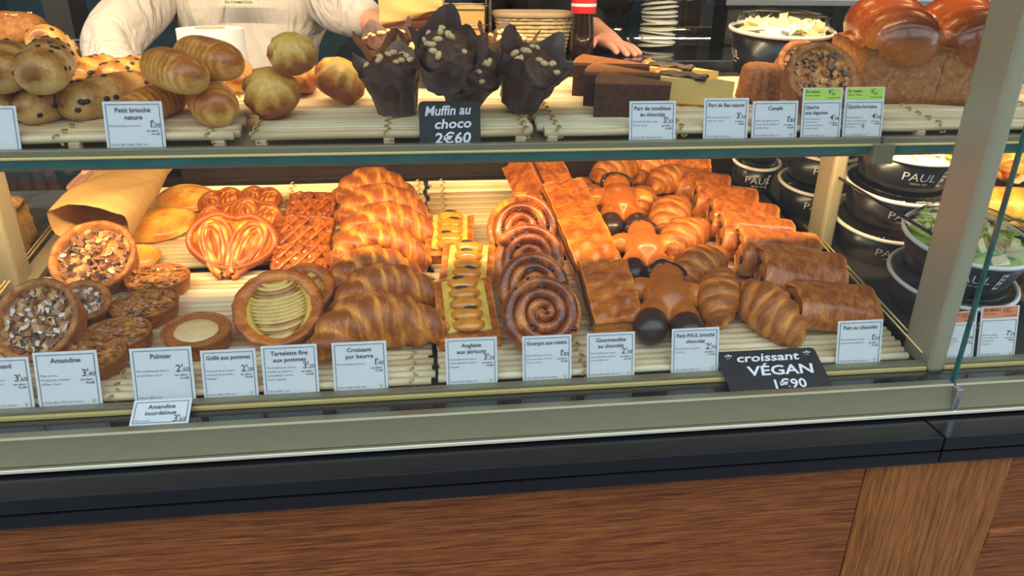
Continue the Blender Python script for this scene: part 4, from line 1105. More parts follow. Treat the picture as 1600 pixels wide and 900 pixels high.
# ------------------------------------------------------------------ filled breads in the right-hand bay
def filled_bread(px, py, Lpx, h, yaw, pitch, lab, seed, seeded, fill):
    p = tray(px, py, h); L = Lpx * mpp(p)
    t = thing('filled_bread', lab, 'sandwich', 'filled breads beyond the divider', frame(p, TS, yaw, pitch))
    obj('bottom_half', brioche_mesh(L, L * .20, 0, seed, .5), 'bread_seeded' if seeded else 'flat_bread_dough', t, (0, 0, -.008), (math.pi, 0, 0), (1, 1, .5))
    obj('top_half', brioche_mesh(L * .97, L * .20, 4, seed + 1, .2), 'bread_seeded' if seeded else 'flat_bread_dough', t, (0, .006, .012), (R(14), 0, 0), (1, 1, .75))
    r_ = np.random.default_rng(seed)
    for m in fill:
        xs = np.linspace(-.45, .45, 16) * L
        pts = S3(xs, -L * .17 - .003 * np.sin(xs * 160 + seed), .002 + .003 * np.sin(xs * 210 + len(m)))
        obj({'lettuce': 'lettuce_leaf', 'tomato': 'tomato_slice', 'egg': 'cheese_slice', 'apricot': 'salmon_slice'}[m], MB().tube(pts, .0075 * (1 + .3 * np.sin(np.arange(16) * 1.7)), 6, (1.4, .45)).mesh('fill'), m, t, (0, .004 * len(m) - .02, .003 * (len(m) % 3)))
    if seeded:
        mb = MB()
        for i in range(70):
            u = r_.uniform(-.9, .9); v = r_.uniform(.1, 3.0); e = (1 - abs(u) ** 3.6) ** .42
            mb.ell((u * L / 2, .006 + L * .2 * e * math.cos(v), .012 + L * .145 * e * math.sin(v)), (.0028, .0016, .0012), nu=6, nv=4)
        o = obj('seeds', mb.mesh('seeds'), 'chip', t); o['kind'] = 'stuff'
for i, a_ in enumerate([
        (1480, 250, 150, .05, 8, 14, 'golden filled bread with orange and pale slices at the back of the bay', 1, False, ['apricot', 'egg']),
        (1455, 285, 130, .03, 4, 10, 'golden filled bread with green leaves just above the seeded roll', 2, False, ['lettuce', 'tomato']),
        (1604, 262, 120, .05, 4, 14, 'golden filled bread at the back beyond the pane joint', 3, False, ['egg', 'tomato']),
        (1452, 318, 104, .026, 20, 0, 'dark seeded roll behind the nearest green salad tub', 4, True, ['lettuce']),
        (1580, 330, 150, .04, -8, 14, 'golden filled bread in the middle beyond the pane joint', 5, False, ['apricot', 'lettuce']),
        (1590, 400, 170, .03, -20, 10, 'pale seeded bread with pink slices beyond the pane joint', 6, True, ['tomato', 'egg']),
        (1672, 470, 150, .03, -30, 6, 'brown seeded bread in front beyond the pane joint', 7, True, ['lettuce'])]):
    filled_bread(*a_)
# ------------------------------------------------------------------ price cards and slates
def card_matrix(x, y, z, lean, yaw=0):
    return Matrix.Translation((x, y, z)) @ Matrix.Rotation(R(yaw), 4, 'Z') @ Matrix.Rotation(R(90 - lean), 4, 'X')
def price_card(lab, M, W, H, title, price, desc, allerg, veg=False, head=None, headcol='lime', grp='printed price cards'):
    t = thing('price_card', lab, 'price card', grp, M)
    s = W / .0625
    obj('card', box_mesh((W, H, .0008), 'card'), 'card', t, (0, H / 2, -.0004))
    top = H
    if head:
        hh = .0165 * s; top = H - hh - .002
        obj('header', box_mesh((W * .92, hh, .0004), 'header'), headcol, t, (0, H - hh / 2 - .001, .0002))
        mb = MB(); put_text(mb, head[0], -W * .43, H - .0075 * s, .0062 * s, 'l', .012, z=.0008, maxw=W * .5); put_text(mb, head[1], -W * .43, H - .012 * s, .0028 * s, 'l', .01, z=.0008, maxw=W * .5)
        put_text(mb, head[2], W * .20, H - .010 * s, .0098 * s, 'r', .0, z=.0008); put_text(mb, head[3], W * .21, H - .005 * s, .004 * s, 'l', 0, z=.0008); put_text(mb, head[4], W * .22, H - .011 * s, .0055 * s, 'l', 0, z=.0008)
        put_text(mb, 'sur place +0,50€', W * .42, H - .0152 * s, .0026 * s, 'r', .012, z=.0008)
        obj('header_print', mb.mesh('hp', False, False), 'ink', t)
    m = .0032 * s; b = .0007 * s; x0, x1, y0, y1 = -W / 2 + m, W / 2 - m, m, top - m
    mb = MB()
    for (cx, cy, w, h) in ((0, y0, x1 - x0, b), (0, y1, x1 - x0, b), (x0, (y0 + y1) / 2, b, y1 - y0), (x1, (y0 + y1) / 2, b, y1 - y0)):
        mb.box((cx, cy, .0003), (w, h, .0004))
    obj('border', mb.mesh('border', False, False), 'frame_ink', t)
    mb = MB(); yy = y1 - .0085 * s
    for ln in title:
        put_text(mb, ln, 0 if not head else x0 + .002 * s, yy, .0072 * s, 'c' if not head else 'l', .014, z=.0006, maxw=W * .8); yy -= .0078 * s
    py_ = min(yy - .001 * s, y1 - .021 * s) if len(title) > 1 else y1 - .024 * s
    if price[0]: put_text(mb, price[0], W * .30, py_, .0112 * s, 'r', .004, z=.0006); put_text(mb, '€', W * .305, py_ + .0052 * s, .0042 * s, 'l', .005, z=.0006); put_text(mb, ',' + price[1], W * .315, py_, .0068 * s, 'l', .0, z=.0006, maxw=W * .13)
    if price[2]: put_text(mb, 'sur place :', W * .42, py_ - .0045 * s, .0034 * s, 'r', .012, z=.0006); put_text(mb, price[2], W * .42, py_ - .0082 * s, .0032 * s, 'r', .014, z=.0006)
    obj('lettering', mb.mesh('lettering', False, False), 'ink', t)
    mb = MB(); yy = py_ + .001 * s
    for ln in desc:
        put_text(mb, ln, x0 + .002 * s, yy, .0035 * s, 'l', .0, z=.0006, maxw=W * .52); yy -= .0046 * s
    put_text(mb, allerg, x0 + .002 * s, y0 + .003 * s, .0034 * s, 'l', .0, shear=.2, z=.0006, maxw=W * .62)
    obj('small_print', mb.mesh('small', False, False), 'ink_grey', t)
    if veg:
        mb = MB(); put_text(mb, 'V', x1 - .005 * s, y0 + .002 * s, .0062 * s, 'c', .02, z=.0006); obj('leaf_mark', mb.mesh('leaf', False, False), 'leaf_ink', t)
    return t
def low_card(pxc, wpx, lab, title, price, desc, allerg, veg=True, ypx=600, **k):
    p = atY(pxc, ypx, YR + .014); W = wpx * mpp(p)
    price_card(lab, card_matrix(p.x, YR + .0135, zrt - .006, 13, 0), W, W * .985, title, price, desc, allerg, veg, **k)
PF = 'Pâte feuilletée pur beurre,'
low_card(10, 88, 'pale price card headed normand by the case end', ['normand'], ('3', '60', '+0,30€'), ['Pâte sucrée, pommes,', 'frangipane, noisettes'], 'Gluten (Blé), Œufs, Lait, Fruits à', ypx=648)
low_card(113, 93, 'pale price card headed Amandine', ['Amandine'], ('3', '40', '+0,30€'), ['Pâte sucrée,', 'frangipane, amandes', 'effilées, rhum'], 'Gluten (Blé), Œufs, Lait, Fruits à', ypx=640)
low_card(260, 91, 'pale price card headed Palmier', ['Palmier'], ('2', '60', '+0,10€'), ['Pâte feuilletée pur beurre', 'caramélisée, sucre'], 'Gluten (Blé), Lait', False, ypx=632)
low_card(363, 82, 'pale price card headed Grillé aux pommes', ['Grillé aux pommes'], ('2', '20', '+0,10€'), [PF, 'compote de pommes,', 'nappage'], 'Gluten (Blé), Œufs, Lait', ypx=626)
low_card(457, 84, 'pale price card headed Tartelette fine aux pommes', ['Tartelette fine', 'aux pommes'], ('3', '20', '+0,30€'), [PF, 'lamelles de pommes', 'caramélisées, beurre,', 'sucre, nappage'], 'Gluten (Blé), Lait', False, ypx=620)
low_card(565, 83, 'pale price card headed Croissant pur beurre', ['Croissant', 'pur beurre'], ('1', '40', '+0,10€'), ['Pâte feuilletée pur beurre'], 'Gluten (Blé), Œufs, Lait', ypx=613)
low_card(738, 80, 'pale price card headed Anglaise aux abricots', ['Anglaise', 'aux abricots'], ('3', '20', '+0,30€'), [PF, 'crème pâtissière, abricots,', 'nappage'], 'Gluten (Blé), Œufs, Lait', ypx=603)
low_card(855, 77, 'pale price card headed Escargot aux raisins', ['Escargot aux raisins'], ('1', '80', '+0,10€'), [PF, 'crème aux raisins, fondant,', 'flanc au rhum'], 'Gluten (Blé), Œufs, Lait, Sulfite', ypx=597)
low_card(954, 76, 'pale price card headed Gourmandise au chocolat', ['Gourmandise', 'au chocolat'], ('2', '30', '+0,10€'), [PF, 'crème pâtissière, pépites', 'de chocolat noir'], 'Gluten (Blé), Œufs, Soja, Lait', ypx=591)
low_card(1085, 76, 'pale price card headed Petit brioché chocolat in front of the pastry man', ['Petit PAUL brioché', 'chocolat'], ('2', '70', '+0,10€'), ['Pâte briochée pur beurre,', 'chocolat'], 'Gluten (Blé), Œufs, Lait', ypx=584)
low_card(1340, 74, 'pale price card headed Pain au chocolat', ['Pain au chocolat'], ('1', '50', '+0,10€'), ['Pâte feuilletée pur beurre', 'barres de chocolat noir'], 'Gluten (Blé), Œufs, Soja, Lait', ypx=570)
for pxc, wpx, lab, pr_ in ((1492, 60, 'orange-topped price card half behind the pane joint', ('7', '90', '+0,60€')), (1554, 64, 'orange-topped price card beyond the pane joint', ('7', '50', '+0,60€'))):
    p = atY(pxc, 562, YR + .014); W = wpx * mpp(p)
    price_card(lab, card_matrix(p.x, YR + .0135, zrt - .006, 13, 0), W, W * 1.30, [], pr_, ['Mesclun, crudités,', 'tomates, fêta, noix,', 'œuf, croûtons,', 'vinaigrette'], 'Gluten (Blé), Œufs, Lait', True,
               head=('EN MENU', 'boisson + dessert', '10', '€', '50'), headcol='orange_card', grp='orange-topped price cards')
def high_card(pxc, wpx, lab, title, price, desc, allerg, veg=False, ratio=.86, **k):
    p = atY(pxc, 215, .9415); W = wpx * mpp(p)
    price_card(lab, card_matrix(p.x, .9405, zr - .005, 12, 0), W, W * ratio, title, price, desc, allerg, veg, **k)
high_card(-16, 84, 'white price card cut off at the case end on the upper shelf', [], ('', '', ''), [], '')
high_card(211, 88, 'white price card headed Petit brioché nature', ['Petit brioché', 'nature'], ('1', '30', '+0,10€'), ['Pâte briochée pur beurre'], 'Gluten (Blé, Seigle), Œufs, Lait')
high_card(1019, 74, 'white price card headed Part de moelleux au chocolat', ['Part de moelleux', 'au chocolat'], ('3', '20', '+0,30€'), ['Chocolat, lait, farine, œufs,', 'beurre, sucre'], 'Gluten (Blé), Œufs, Soja, Lait')
high_card(1133, 72, 'white price card headed Part de flan nature', ['Part de flan nature'], ('3', '30', '+0,30€'), ['Pâte sucrée au beurre,', 'œufs, lait, sucre'], 'Gluten (Blé), Œufs, Lait', ratio=.92)
high_card(1209, 74, 'white price card headed Canelé', ['Canelé'], ('1', '80', '+0,20€'), ['Œufs, lait, farine, beurre,', 'sucre, arôme vanille et', 'vanille, rhum'], 'Gluten (Blé), Œufs, Lait', True, ratio=.82)
for pxc, lab, ti, de in ((1281, 'green-topped price card headed Quiche aux légumes', ['Quiche', 'aux légumes'], ['Pâte feuilletée pur', 'beurre, farine,', 'courgette, poivrons,', 'emmental râpé']), (1346, 'green-topped price card headed Quiche lorraine', ['Quiche lorraine'], ['Pâte feuilletée pur', 'beurre, lardons fumés,', 'emmental râpé, œuf,', 'lait, crème'])):
    high_card(pxc, 65, lab, ti, ('4', '90', '+0,40€'), de, 'Gluten (Blé), Œufs, Lait', False, 1.22, head=('En menu', 'Boisson* + dessert', '9', '€', '50'), grp='green-topped price cards')
# card that slipped into the channel
p = atY(250, 670, .780)
t = price_card('white price card slipped into the channel below the Palmier card', card_matrix(p.x, .778, zf + .0003, 60), 88 * mpp(p), .034, ['Amandine', 'bourdaloue'], ('3', '60', ''), ['Pâte sucrée'], '')
# slates
def slate(name, lab, M, W, H, lines):
    t = thing(name, lab, 'sign', 'handwritten black slates', M)
    c = .005; poly = [(-W / 2, 0), (W / 2, 0), (W / 2, H - c), (W / 2 - c * .3, H - c * .3), (W / 2 - c, H), (-W / 2 + c, H), (-W / 2 + c * .3, H - c * .3), (-W / 2, H - c)]
    obj('slate_board', MB().prism(poly, -.002, 0).mesh('slate', False), 'slate', t)
    mb = MB()
    for (s, x, y, size, rot, sh, wide) in lines: put_text(mb, s, x, y, size, 'c', .022, sh, .0005, rot, wide)
    obj('chalk_writing', mb.mesh('chalk', False, False), 'chalk', t)
p = atY(704, 222, .941); W = 95 * mpp(p); 
slate('chalk_slate', 'small black slate handwritten Muffin au choco', card_matrix(p.x, .9405, zr - .005, 10), W, W * .72,
      [('Muffin au', -.002, W * .50, .0165, .03, .25, .95), ('choco', .004, W * .29, .0165, .03, .2, 1.15), ('2€60', .003, W * .05, .0185, .02, .15, 1.15)])
p = atY(1222, 612, .777); W = 168 * mpp(p)
slate('chalk_slate', 'wide black slate handwritten Croissant végan lying over the rail', card_matrix(p.x, .777, zf + .0005, 67), W, .066,
      [('* croissant *', 0, .047, .0185, .0, .25, 1.3), ('VÉGAN', .010, .024, .0215, 0, .15, 1.3), ('1€90', .014, .002, .020, 0, .1, 1.1)])

# ------------------------------------------------------------------ back of the shop
xa = atY(515, 98, 1.62).x
bc = thing('back_counter', 'dark wood work counter with a glossy top behind the display case', 'counter', None, Matrix.Translation((0, 1.62, 0)))
obj('counter_body', box_mesh((2.4 - xa, .5, 1.235)), 'dark_wood', bc, ((xa + 2.4) / 2, .25, .6175))
obj('counter_top', box_mesh((2.4 - xa, .52, .026), 'top', .003), 'black_gloss', bc, ((xa + 2.4) / 2, .25, 1.249))
for i in range(3): obj('drawer_front', box_mesh((.5, .012, .18), 'drawer', .003), 'shop_dark', bc, (xa + .3 + i * .55, -.006, 1.10))
ZC = 1.262
wl = thing('work_ledge', 'dark narrow work ledge behind the case where the paper roll stands', 'ledge', None, Matrix.Translation((atY(330, 100, 1.53).x, 1.53, 0)))
obj('ledge_top', box_mesh((.34, .15, .02), 'ledge', .003), 'dark_wood', wl, (0, 0, 1.13))
obj('ledge_leg', box_mesh((.30, .03, 1.12)), 'dark_wood', wl, (0, .03, .56))
p = atY(328, 44, 1.53)
pr2 = thing('paper_roll', 'big roll of white paper towel with a cardboard core', 'paper roll', None, Matrix.Translation((p.x, 1.53, 1.14)))
rr_ = 50 * mpp(p); hh_ = max(.10, p.z - 1.14)
obj('paper', MB().lathe([(rr_ * .45, 0), (rr_, 0), (rr_, hh_), (rr_ * .45, hh_), (rr_ * .45, 0)], 48).mesh('paper', True), 'tissue', pr2)
pr2.children[0].data.polygons.foreach_set('use_smooth', [False] * len(pr2.children[0].data.polygons))
obj('core', MB().lathe([(rr_ * .45, 0), (rr_ * .45, hh_ + .001), (rr_ * .40, hh_ + .001), (rr_ * .40, 0)], 32).mesh('core'), 'cardboard_core', pr2)
# dark column and side stand with a wrapped loaf, far end
structure(box_between('trim_column', (atY(76, 50, 1.9).x, 1.9, 0), (atY(116, 50, 1.9).x, 2.0, 2.9), 'shop_dark'))
p = atY(28, 46, 1.75)
ws = thing('wire_stand', 'slim glass topped stand carrying the sugared loaf at the far end', 'stand', None, Matrix.Translation((p.x, 1.75, 0)))
obj('stand_top', box_mesh((.30, .25, .008)), 'clear_glass', ws, (0, 0, p.z - .0320)); obj('stand_rim', MB().tube([(-.15, -.125, 0), (.15, -.125, 0), (.15, .125, 0), (-.15, .125, 0), (-.15, -.125, 0)], .004, 6).mesh('rim'), 'steel', ws, (0, 0, p.z - .033))
for x in (-.13, .13): obj('stand_leg', MB().tube([(x, 0, 0), (x, 0, .6), (x, 0, p.z - .03)], .008, 8).mesh('leg'), 'steel', ws)
t = thing('sugared_loaf', 'brown sugared loaf on the stand at the far end', 'bread', None, Matrix.Translation((p.x - .02, 1.75, p.z)))
obj('loaf', brioche_mesh(.16, .038, 5, 3), 'loaf_side', t); scatter(t, 'pearl_sugar', CH, 50, .05, .028, rng, ['flour', 'almond_flake'], .4, .8)
# loaves in the next bay, beyond the end pane
for i, (px, py, w, hgt, lab) in enumerate([(30, 330, 60, .12, 'tall tan loaf standing beyond the end pane'), (82, 310, 54, .085, 'brown loaf lying farther back beyond the end pane'), (10, 280, 50, .10, 'crusty loaf at the back beyond the end pane')]):
    q = tray_s(XL - (.085, .085, .21)[i], (.20, .37, .44)[i], .0405)
    t = thing('bagged_loaf', lab, 'bread', 'loaves beyond the end pane', Matrix.Translation(q) @ Matrix.Rotation(TS, 4, 'X'))
    obj('loaf', slab_mesh(.10, .13, hgt, .4, seed=i), 'bread_seeded', t, (0, 0, hgt / 2 - .055))
    obj('paper_band', MB().box((0, 0, 0), (.104, .05, hgt * .9)).mesh('band', False), 'kraft', t, (0, 0, hgt / 2 - .058))
# wicker basket, wire rack, bottle, tub of cups, drip tray
p = atY(832, 62, 1.78)
bk = thing('wicker_basket', 'shallow wicker basket on the back counter above the muffins', 'basket', None, Matrix.Translation((p.x, 1.78, ZC)))
mb = MB()
for k_ in range(9):
    z = .006 + k_ * .0085; w, d = .072 + .012 * k_ / 8, .05 + .01 * k_ / 8
    a = np.linspace(0, 2 * np.pi, 49); pw = lambda q: np.sign(q) * np.abs(q) ** .5
    mb.tube(S3(pw(np.cos(a)) * w + .0015 * np.sin(a * 24 + k_ * np.pi), pw(np.sin(a)) * d + .0015 * np.cos(a * 24 + k_ * np.pi), np.full(49, z)), .0042, 6, cap=False)
obj('weave', mb.mesh('weave'), 'wicker', bk)
a = np.linspace(0, 2 * np.pi, 49); pw = lambda q: np.sign(q) * np.abs(q) ** .5
obj('basket_rim', MB().tube(S3(pw(np.cos(a)) * .086, pw(np.sin(a)) * .062, np.full(49, .082)), .007, 8, cap=False).mesh('rim'), 'cardboard_core', bk)
obj('basket_floor', box_mesh((.14, .09, .004)), 'wicker', bk, (0, 0, .004))
p = atY(722, 40, 1.80)
wr = thing('wire_rack', 'chrome wire rack holding flat paper bags on the back counter', 'rack', None, Matrix.Translation((p.x, 1.80, ZC)))
for z in (.02, .06, .10, .14, .18):
    for y in (-.05, .05): obj('wire', MB().tube([(-.06, y, z), (0, y, z), (.06, y, z)], .0016, 6).mesh('wire'), 'steel', wr)
for x in (-.06, .06):
    for y in (-.05, .05): obj('rack_post', MB().tube([(x, y, 0), (x, y, .12), (x, y, .24)], .003, 6).mesh('post'), 'steel', wr)
obj('paper_stack', box_mesh((.10, .07, .09), 'stack', .004), 'kraft', wr, (0, 0, .055))
p = atY(912, 12, 1.69)
bt = thing('cola_bottle', 'dark cola bottle with a red label on the back counter', 'bottle', None, Matrix.Translation((p.x, 1.69, ZC)))
obj('bottle_glass', MB().lathe([(0, 0), (.024, 0), (.026, .006), (.026, .05), (.022, .08), (.026, .11), (.026, .16), (.012, .20), (.011, .225), (0, .225)], 28).mesh('bottle'), 'cola', bt)
lb = obj('bottle_label', MB().lathe([(.0268, .090), (.0272, .092), (.0272, .148), (.0268, .150)], 28).mesh('label'), 'cola_red', bt)
obj('label_band', MB().lathe([(.0274, .104), (.0276, .105), (.0276, .109), (.0274, .110)], 28).mesh('band'), 'print_white', lb)
obj('bottle_cap', MB().lathe([(0, .24), (.013, .24), (.014, .222), (0, .222)], 20).mesh('cap'), 'cola_red', bt)
p = atY(1030, 70, 1.84)
cb = thing('cup_box', 'clear plastic bin holding stacked white cup lids on the back counter', 'bin', None, Matrix.Translation((p.x, 1.86, ZC)))
for nm, c, d in (('bin_front', (0, -.09, .075), (.20, .003, .15)), ('bin_back', (0, .09, .075), (.20, .003, .15)), ('bin_side', (-.10, 0, .075), (.003, .18, .15)), ('bin_side', (.10, 0, .075), (.003, .18, .15))):
    obj(nm, box_mesh(d, 'w'), 'lid_clear', cb, c)
obj('bin_rim', MB().tube([(-.102, -.092, .15), (.102, -.092, .15), (.102, .092, .15), (-.102, .092, .15), (-.102, -.092, .15)], .005, 6).mesh('r'), 'plastic_clear', cb)
lidm = MB().lathe([(0, .006), (.036, .006), (.040, .003), (.044, .003), (.044, 0), (0, 0)], 32).mesh('cl')
for i in range(11): obj('cup_lid', lidm, 'cup_white', cb, (.0 + rng.normal(0, .002), 0, .006 + i * .0095), (rng.normal(0, .05), rng.normal(0, .05), 0))
for i in range(5): obj('cup_lid', lidm, 'cup_white', cb, (-.05 + i * .028, .0, .15), (0, R(70), R(10 * i)))
p = atY(1240, 14, 2.0)
cm = thing('coffee_machine', 'black coffee machine with a slotted steel drip tray and steel jugs', 'coffee machine', None, Matrix.Translation((p.x + .14, 2.02, ZC)))
obj('machine_body', box_mesh((.72, .16, .50), 'body', .01), 'black_gloss', cm, (0, .16, .25))
for x in (-.33, .33): obj('machine_foot', box_mesh((.05, .16, .10), 'foot', .004), 'seal', cm, (x, -.02, .05))
obj('drip_pan', box_mesh((.74, .20, .018), 'pan', .003), 'steel', cm, (0, -.02, .105))
sl_ = box_mesh((.72, .004, .004), 'slot')
for i in range(18): obj('grille_bar', sl_, 'steel', cm, (0, -.11 + i * .0105, .1165))
for x in (-.08, .03, .22):
    obj('steel_jug', MB().lathe([(0, 0), (.034, 0), (.036, .01), (.033, .09), (.032, .09), (.034, .012), (0, .006)], 28).mesh('jug'), 'steel', cm, (x, -.02, .119))

# ------------------------------------------------------------------ people
def P(px, py, Y): return atY(px, py, Y)
def finger(nodes, edges, base_i, p0, dirv, L, r, curl):
    d = Vector(dirv).normalized(); q = Vector(p0); last = base_i
    for k_ in range(3):
        q = q + d * (L / 3); nodes.append((tuple(q), r * (1 - .12 * k_))); edges.append((last, len(nodes) - 1)); last = len(nodes) - 1
        d = (d + Vector(curl) * .35).normalized()
def make_person(lab, pel, chest, neck, headc, arms, legs, top_mat, leg_mat, name='person', fat=1.0, hair='black_cloth'):
    """one continuous skinned body; clothes are looser skins over the same skeleton"""
    root = thing(name, lab, 'person', None, Matrix.Translation((pel.x, pel.y, 0)))
    off = Vector((pel.x, pel.y, 0)); T = lambda v: tuple(Vector(v) - off)
    N = [(T(pel), (.105, .08)), (T(pel * .5 + chest * .5), (.08, .06)), (T(chest), (.075, .055)), (T(neck), .052), (T(headc - Vector((0, 0, .05))), .062), (T(headc + Vector((0, 0, .04))), .085), (T(headc + Vector((0, 0, .10))), .06)]
    E_ = [(0, 1), (1, 2), (2, 3), (3, 4), (4, 5), (5, 6)]
    J = [(T(pel - Vector((0, 0, .06))), (.165, .135)), (T(pel * .5 + chest * .5), (.150, .120)), (T(chest - Vector((0, 0, .04))), (.165, .125)), (T(chest + Vector((0, 0, .09))), (.150, .115)), (T(neck), .072)]; JE = [(0, 1), (1, 2), (2, 3), (3, 4)]
    for (sho, elb, wri, hand, fdir, curl, thumb) in arms:
        a = len(N); N += [(T(sho), .052), (T(elb), .042), (T(wri), .027), (T(hand), (.034, .018))]; E_ += [(2, a), (a, a + 1), (a + 1, a + 2), (a + 2, a + 3)]
        fd = Vector(fdir).normalized(); side = fd.cross(Vector(curl)).normalized()
        for q, (o_, L) in enumerate(((-.027, .062), (-.009, .074), (.009, .070), (.026, .056))):
            b = Vector(T(hand)) + side * o_ + fd * .034; N.append((tuple(b), .0092)); E_.append((a + 3, len(N) - 1)); finger(N, E_, len(N) - 1, b, fd + side * o_ * 4, L, .0088, curl)
        b = Vector(T(hand)) - side * .034 * thumb - fd * .012; N.append((tuple(b), .011)); E_.append((a + 3, len(N) - 1)); finger(N, E_, len(N) - 1, b, fd * .8 - side * thumb * .6, .058, .0098, curl)
        j = len(J); mid = Vector(sho) * .5 + Vector(elb) * .5
        J += [(T(sho), .078 * fat), (T(mid), .070 * fat), (T(elb), .066 * fat), (T(Vector(elb) * .45 + Vector(wri) * .55), .054 * fat), (T(wri), .044)]; JE += [(3, j), (j, j + 1), (j + 1, j + 2), (j + 2, j + 3), (j + 3, j + 4)]
    for (hip, knee, foot) in legs:
        a = len(N); N += [(T(hip), .085), (T(knee), .058), (T(foot), .042), (T(Vector(foot) + Vector((0, -.13, -.035))), .035)]; E_ += [(0, a), (a, a + 1), (a + 1, a + 2), (a + 2, a + 3)]
    obj('body', skin_mesh(N, E_, 0, 2), 'skin', root)
    obj('jacket', skin_mesh(J, JE, 0, 2, 'jacket'), top_mat, root)
    L_ = [(T(pel), (.135, .110))]; LE = []
    for (hip, knee, foot) in legs:
        a = len(L_); L_ += [(T(hip), .098), (T(knee), .075), (T(Vector(foot) + Vector((0, 0, .05))), .062)]; LE += [(0, a), (a, a + 1), (a + 1, a + 2)]
    obj('trousers', skin_mesh(L_, LE, 0, 2, 'trousers'), leg_mat, root)
    hd = Vector(T(headc))
    obj('hair', blob([((hd.x, hd.y + .012, hd.z + .07), (.088, .10, .085), None), ((hd.x, hd.y + .05, hd.z + .02), (.08, .06, .09), None)], .012, 3), hair, root)
    for sd in (-1, 1):
        obj('eye', MB().ell((0, 0, 0), (.012, .006, .006), nu=10, nv=6).mesh('eye'), 'chip', root, hd + Vector((sd * .032, -.082, .035)))
        obj('ear', MB().ell((0, 0, 0), (.010, .022, .032), nu=10, nv=8).mesh('ear'), 'skin', root, hd + Vector((sd * .088, .01, .02)))
    obj('nose', MB().ell((0, 0, 0), (.013, .018, .022), nu=10, nv=8).mesh('nose'), 'skin', root, hd + Vector((0, -.088, .008)))
    obj('mouth', MB().ell((0, 0, 0), (.024, .006, .007), nu=10, nv=6).mesh('mouth'), 'tomato', root, hd + Vector((0, -.074, -.035)))
    return root
YP = 1.84
ch = P(388, -6, YP); ch.z = 1.30; pel = Vector((ch.x, YP + .02, .96)); nk = Vector((ch.x, YP, 1.50)); hc = Vector((ch.x, YP - .02, 1.62))
sl_s = P(262, -30, YP); sr_s = P(512, -30, YP)
LH = P(190, 236, 1.37)
arms = [((sl_s.x, YP, 1.40), tuple(P(168, 62, 1.62)), tuple(P(205, 205, 1.40)), tuple(P(188, 250, 1.365)), (-.45, -.80, -.25), (-.1, -.3, -.5), 1),
        ((sr_s.x, YP, 1.40), tuple(P(522, 10, 1.72)), tuple(P(584, 36, 1.60)), tuple(P(612, 34, 1.56)), (.8, -.35, .05), (0, -.5, .4), -1)]
legs = [((pel.x - .10, YP + .02, .90), (pel.x - .11, YP, .50), (pel.x - .11, YP + .03, .08)), ((pel.x + .10, YP + .02, .90), (pel.x + .11, YP, .50), (pel.x + .11, YP + .03, .08))]
pe = make_person('person in a white baker jacket reaching into the case with a kraft bag', pel, ch, nk, hc, arms, legs, 'jacket', 'black_cloth', fat=.92)
p = P(374, 2, YP - .135); off = Vector((pel.x, pel.y, 0))
bd = obj('name_badge', box_mesh((.075, .004, .03), 'badge', .001), 'badge', pe, p + Vector((0, -.005, .006)) - off)
mb = MB(); put_text(mb, 'EN FORMATION', 0, -.008, .0075, 'c', .01); obj('badge_print', mb.mesh('bp', False, False), 'ink', bd, (0, -.0026, -.002), (R(90), 0, 0))
# second person in black, one hand on the back counter
hx = P(958, 66, 1.74)
c2 = Vector((P(880, 0, 2.38).x, 2.38, 1.30)); pel2 = Vector((c2.x, 2.40, .96))
arms2 = [((c2.x + .20, 2.38, 1.40), (min(c2.x + .26, hx.x - .05), 2.18, 1.36), (hx.x - .02, 1.84, ZC + .045), (hx.x, 1.765, ZC + .022), (.25, -.9, -.08), (0, -.2, -.5), 1),
         ((c2.x - .20, 2.38, 1.40), (c2.x - .27, 2.40, 1.15), (c2.x - .25, 2.34, .93), (c2.x - .25, 2.32, .86), (0, -.1, -1), (.3, -.3, 0), 1)]
legs2 = [((c2.x - .10, 2.40, .90), (c2.x - .11, 2.39, .50), (c2.x - .11, 2.42, .08)), ((c2.x + .10, 2.40, .90), (c2.x + .11, 2.39, .50), (c2.x + .11, 2.42, .08))]
make_person('person in black resting one hand on the back counter', pel2, c2, Vector((c2.x, 2.38, 1.50)), Vector((c2.x, 2.36, 1.62)), arms2, legs2, 'black_cloth', 'black_cloth')
# kraft bags
def kraft_bag(lab, A, B, wa, wb, th, seed):
    A, B = Vector(A), Vector(B); n = 20; f = np.linspace(0, 1, n)
    ax = (B - A).normalized(); sd = ax.cross(Vector((0, -.75, .66))).normalized(); nn = sd.cross(ax)
    a = np.arange(28) * 2 * np.pi / 28; pw = lambda q, e: np.sign(q) * np.abs(q) ** e
    Pt = np.zeros((n, 28, 3))
    for i, t_ in enumerate(f):
        w = wa + (wb - wa) * t_; h = th * (.35 + .65 * t_) * (1 + .12 * math.sin(9 * t_ + seed))
        c = A + (B - A) * t_
        for j, q in enumerate(a):
            Pt[i, j] = c + sd * (w / 2 * pw(math.cos(q), .6) * (1 + .02 * math.sin(7 * t_ + 3 * q))) + nn * (h * pw(math.sin(q), .7) + .003 * math.sin(5 * q + 12 * t_ + seed))
    c0 = np.array(A); mb = MB(); mb.grid(Pt - c0, cv=True); mb.grid((Pt - c0) * .985, cv=True, flip=True); mb.f.append(tuple(range(28)))
    tag(obj('kraft_bag', mb.mesh('bag'), 'kraft'), lab, 'paper bag', 'kraft paper bags').location = A
kraft_bag('kraft paper bag dipping into the tray over the flat breads', P(228, 250, 1.340), P(140, 352, 1.125), .10, .115, .034, 1)
kraft_bag('kraft paper bag held up above the muffins', P(690, -25, 1.485), P(598, 8, 1.530), .11, .10, .018, 2)
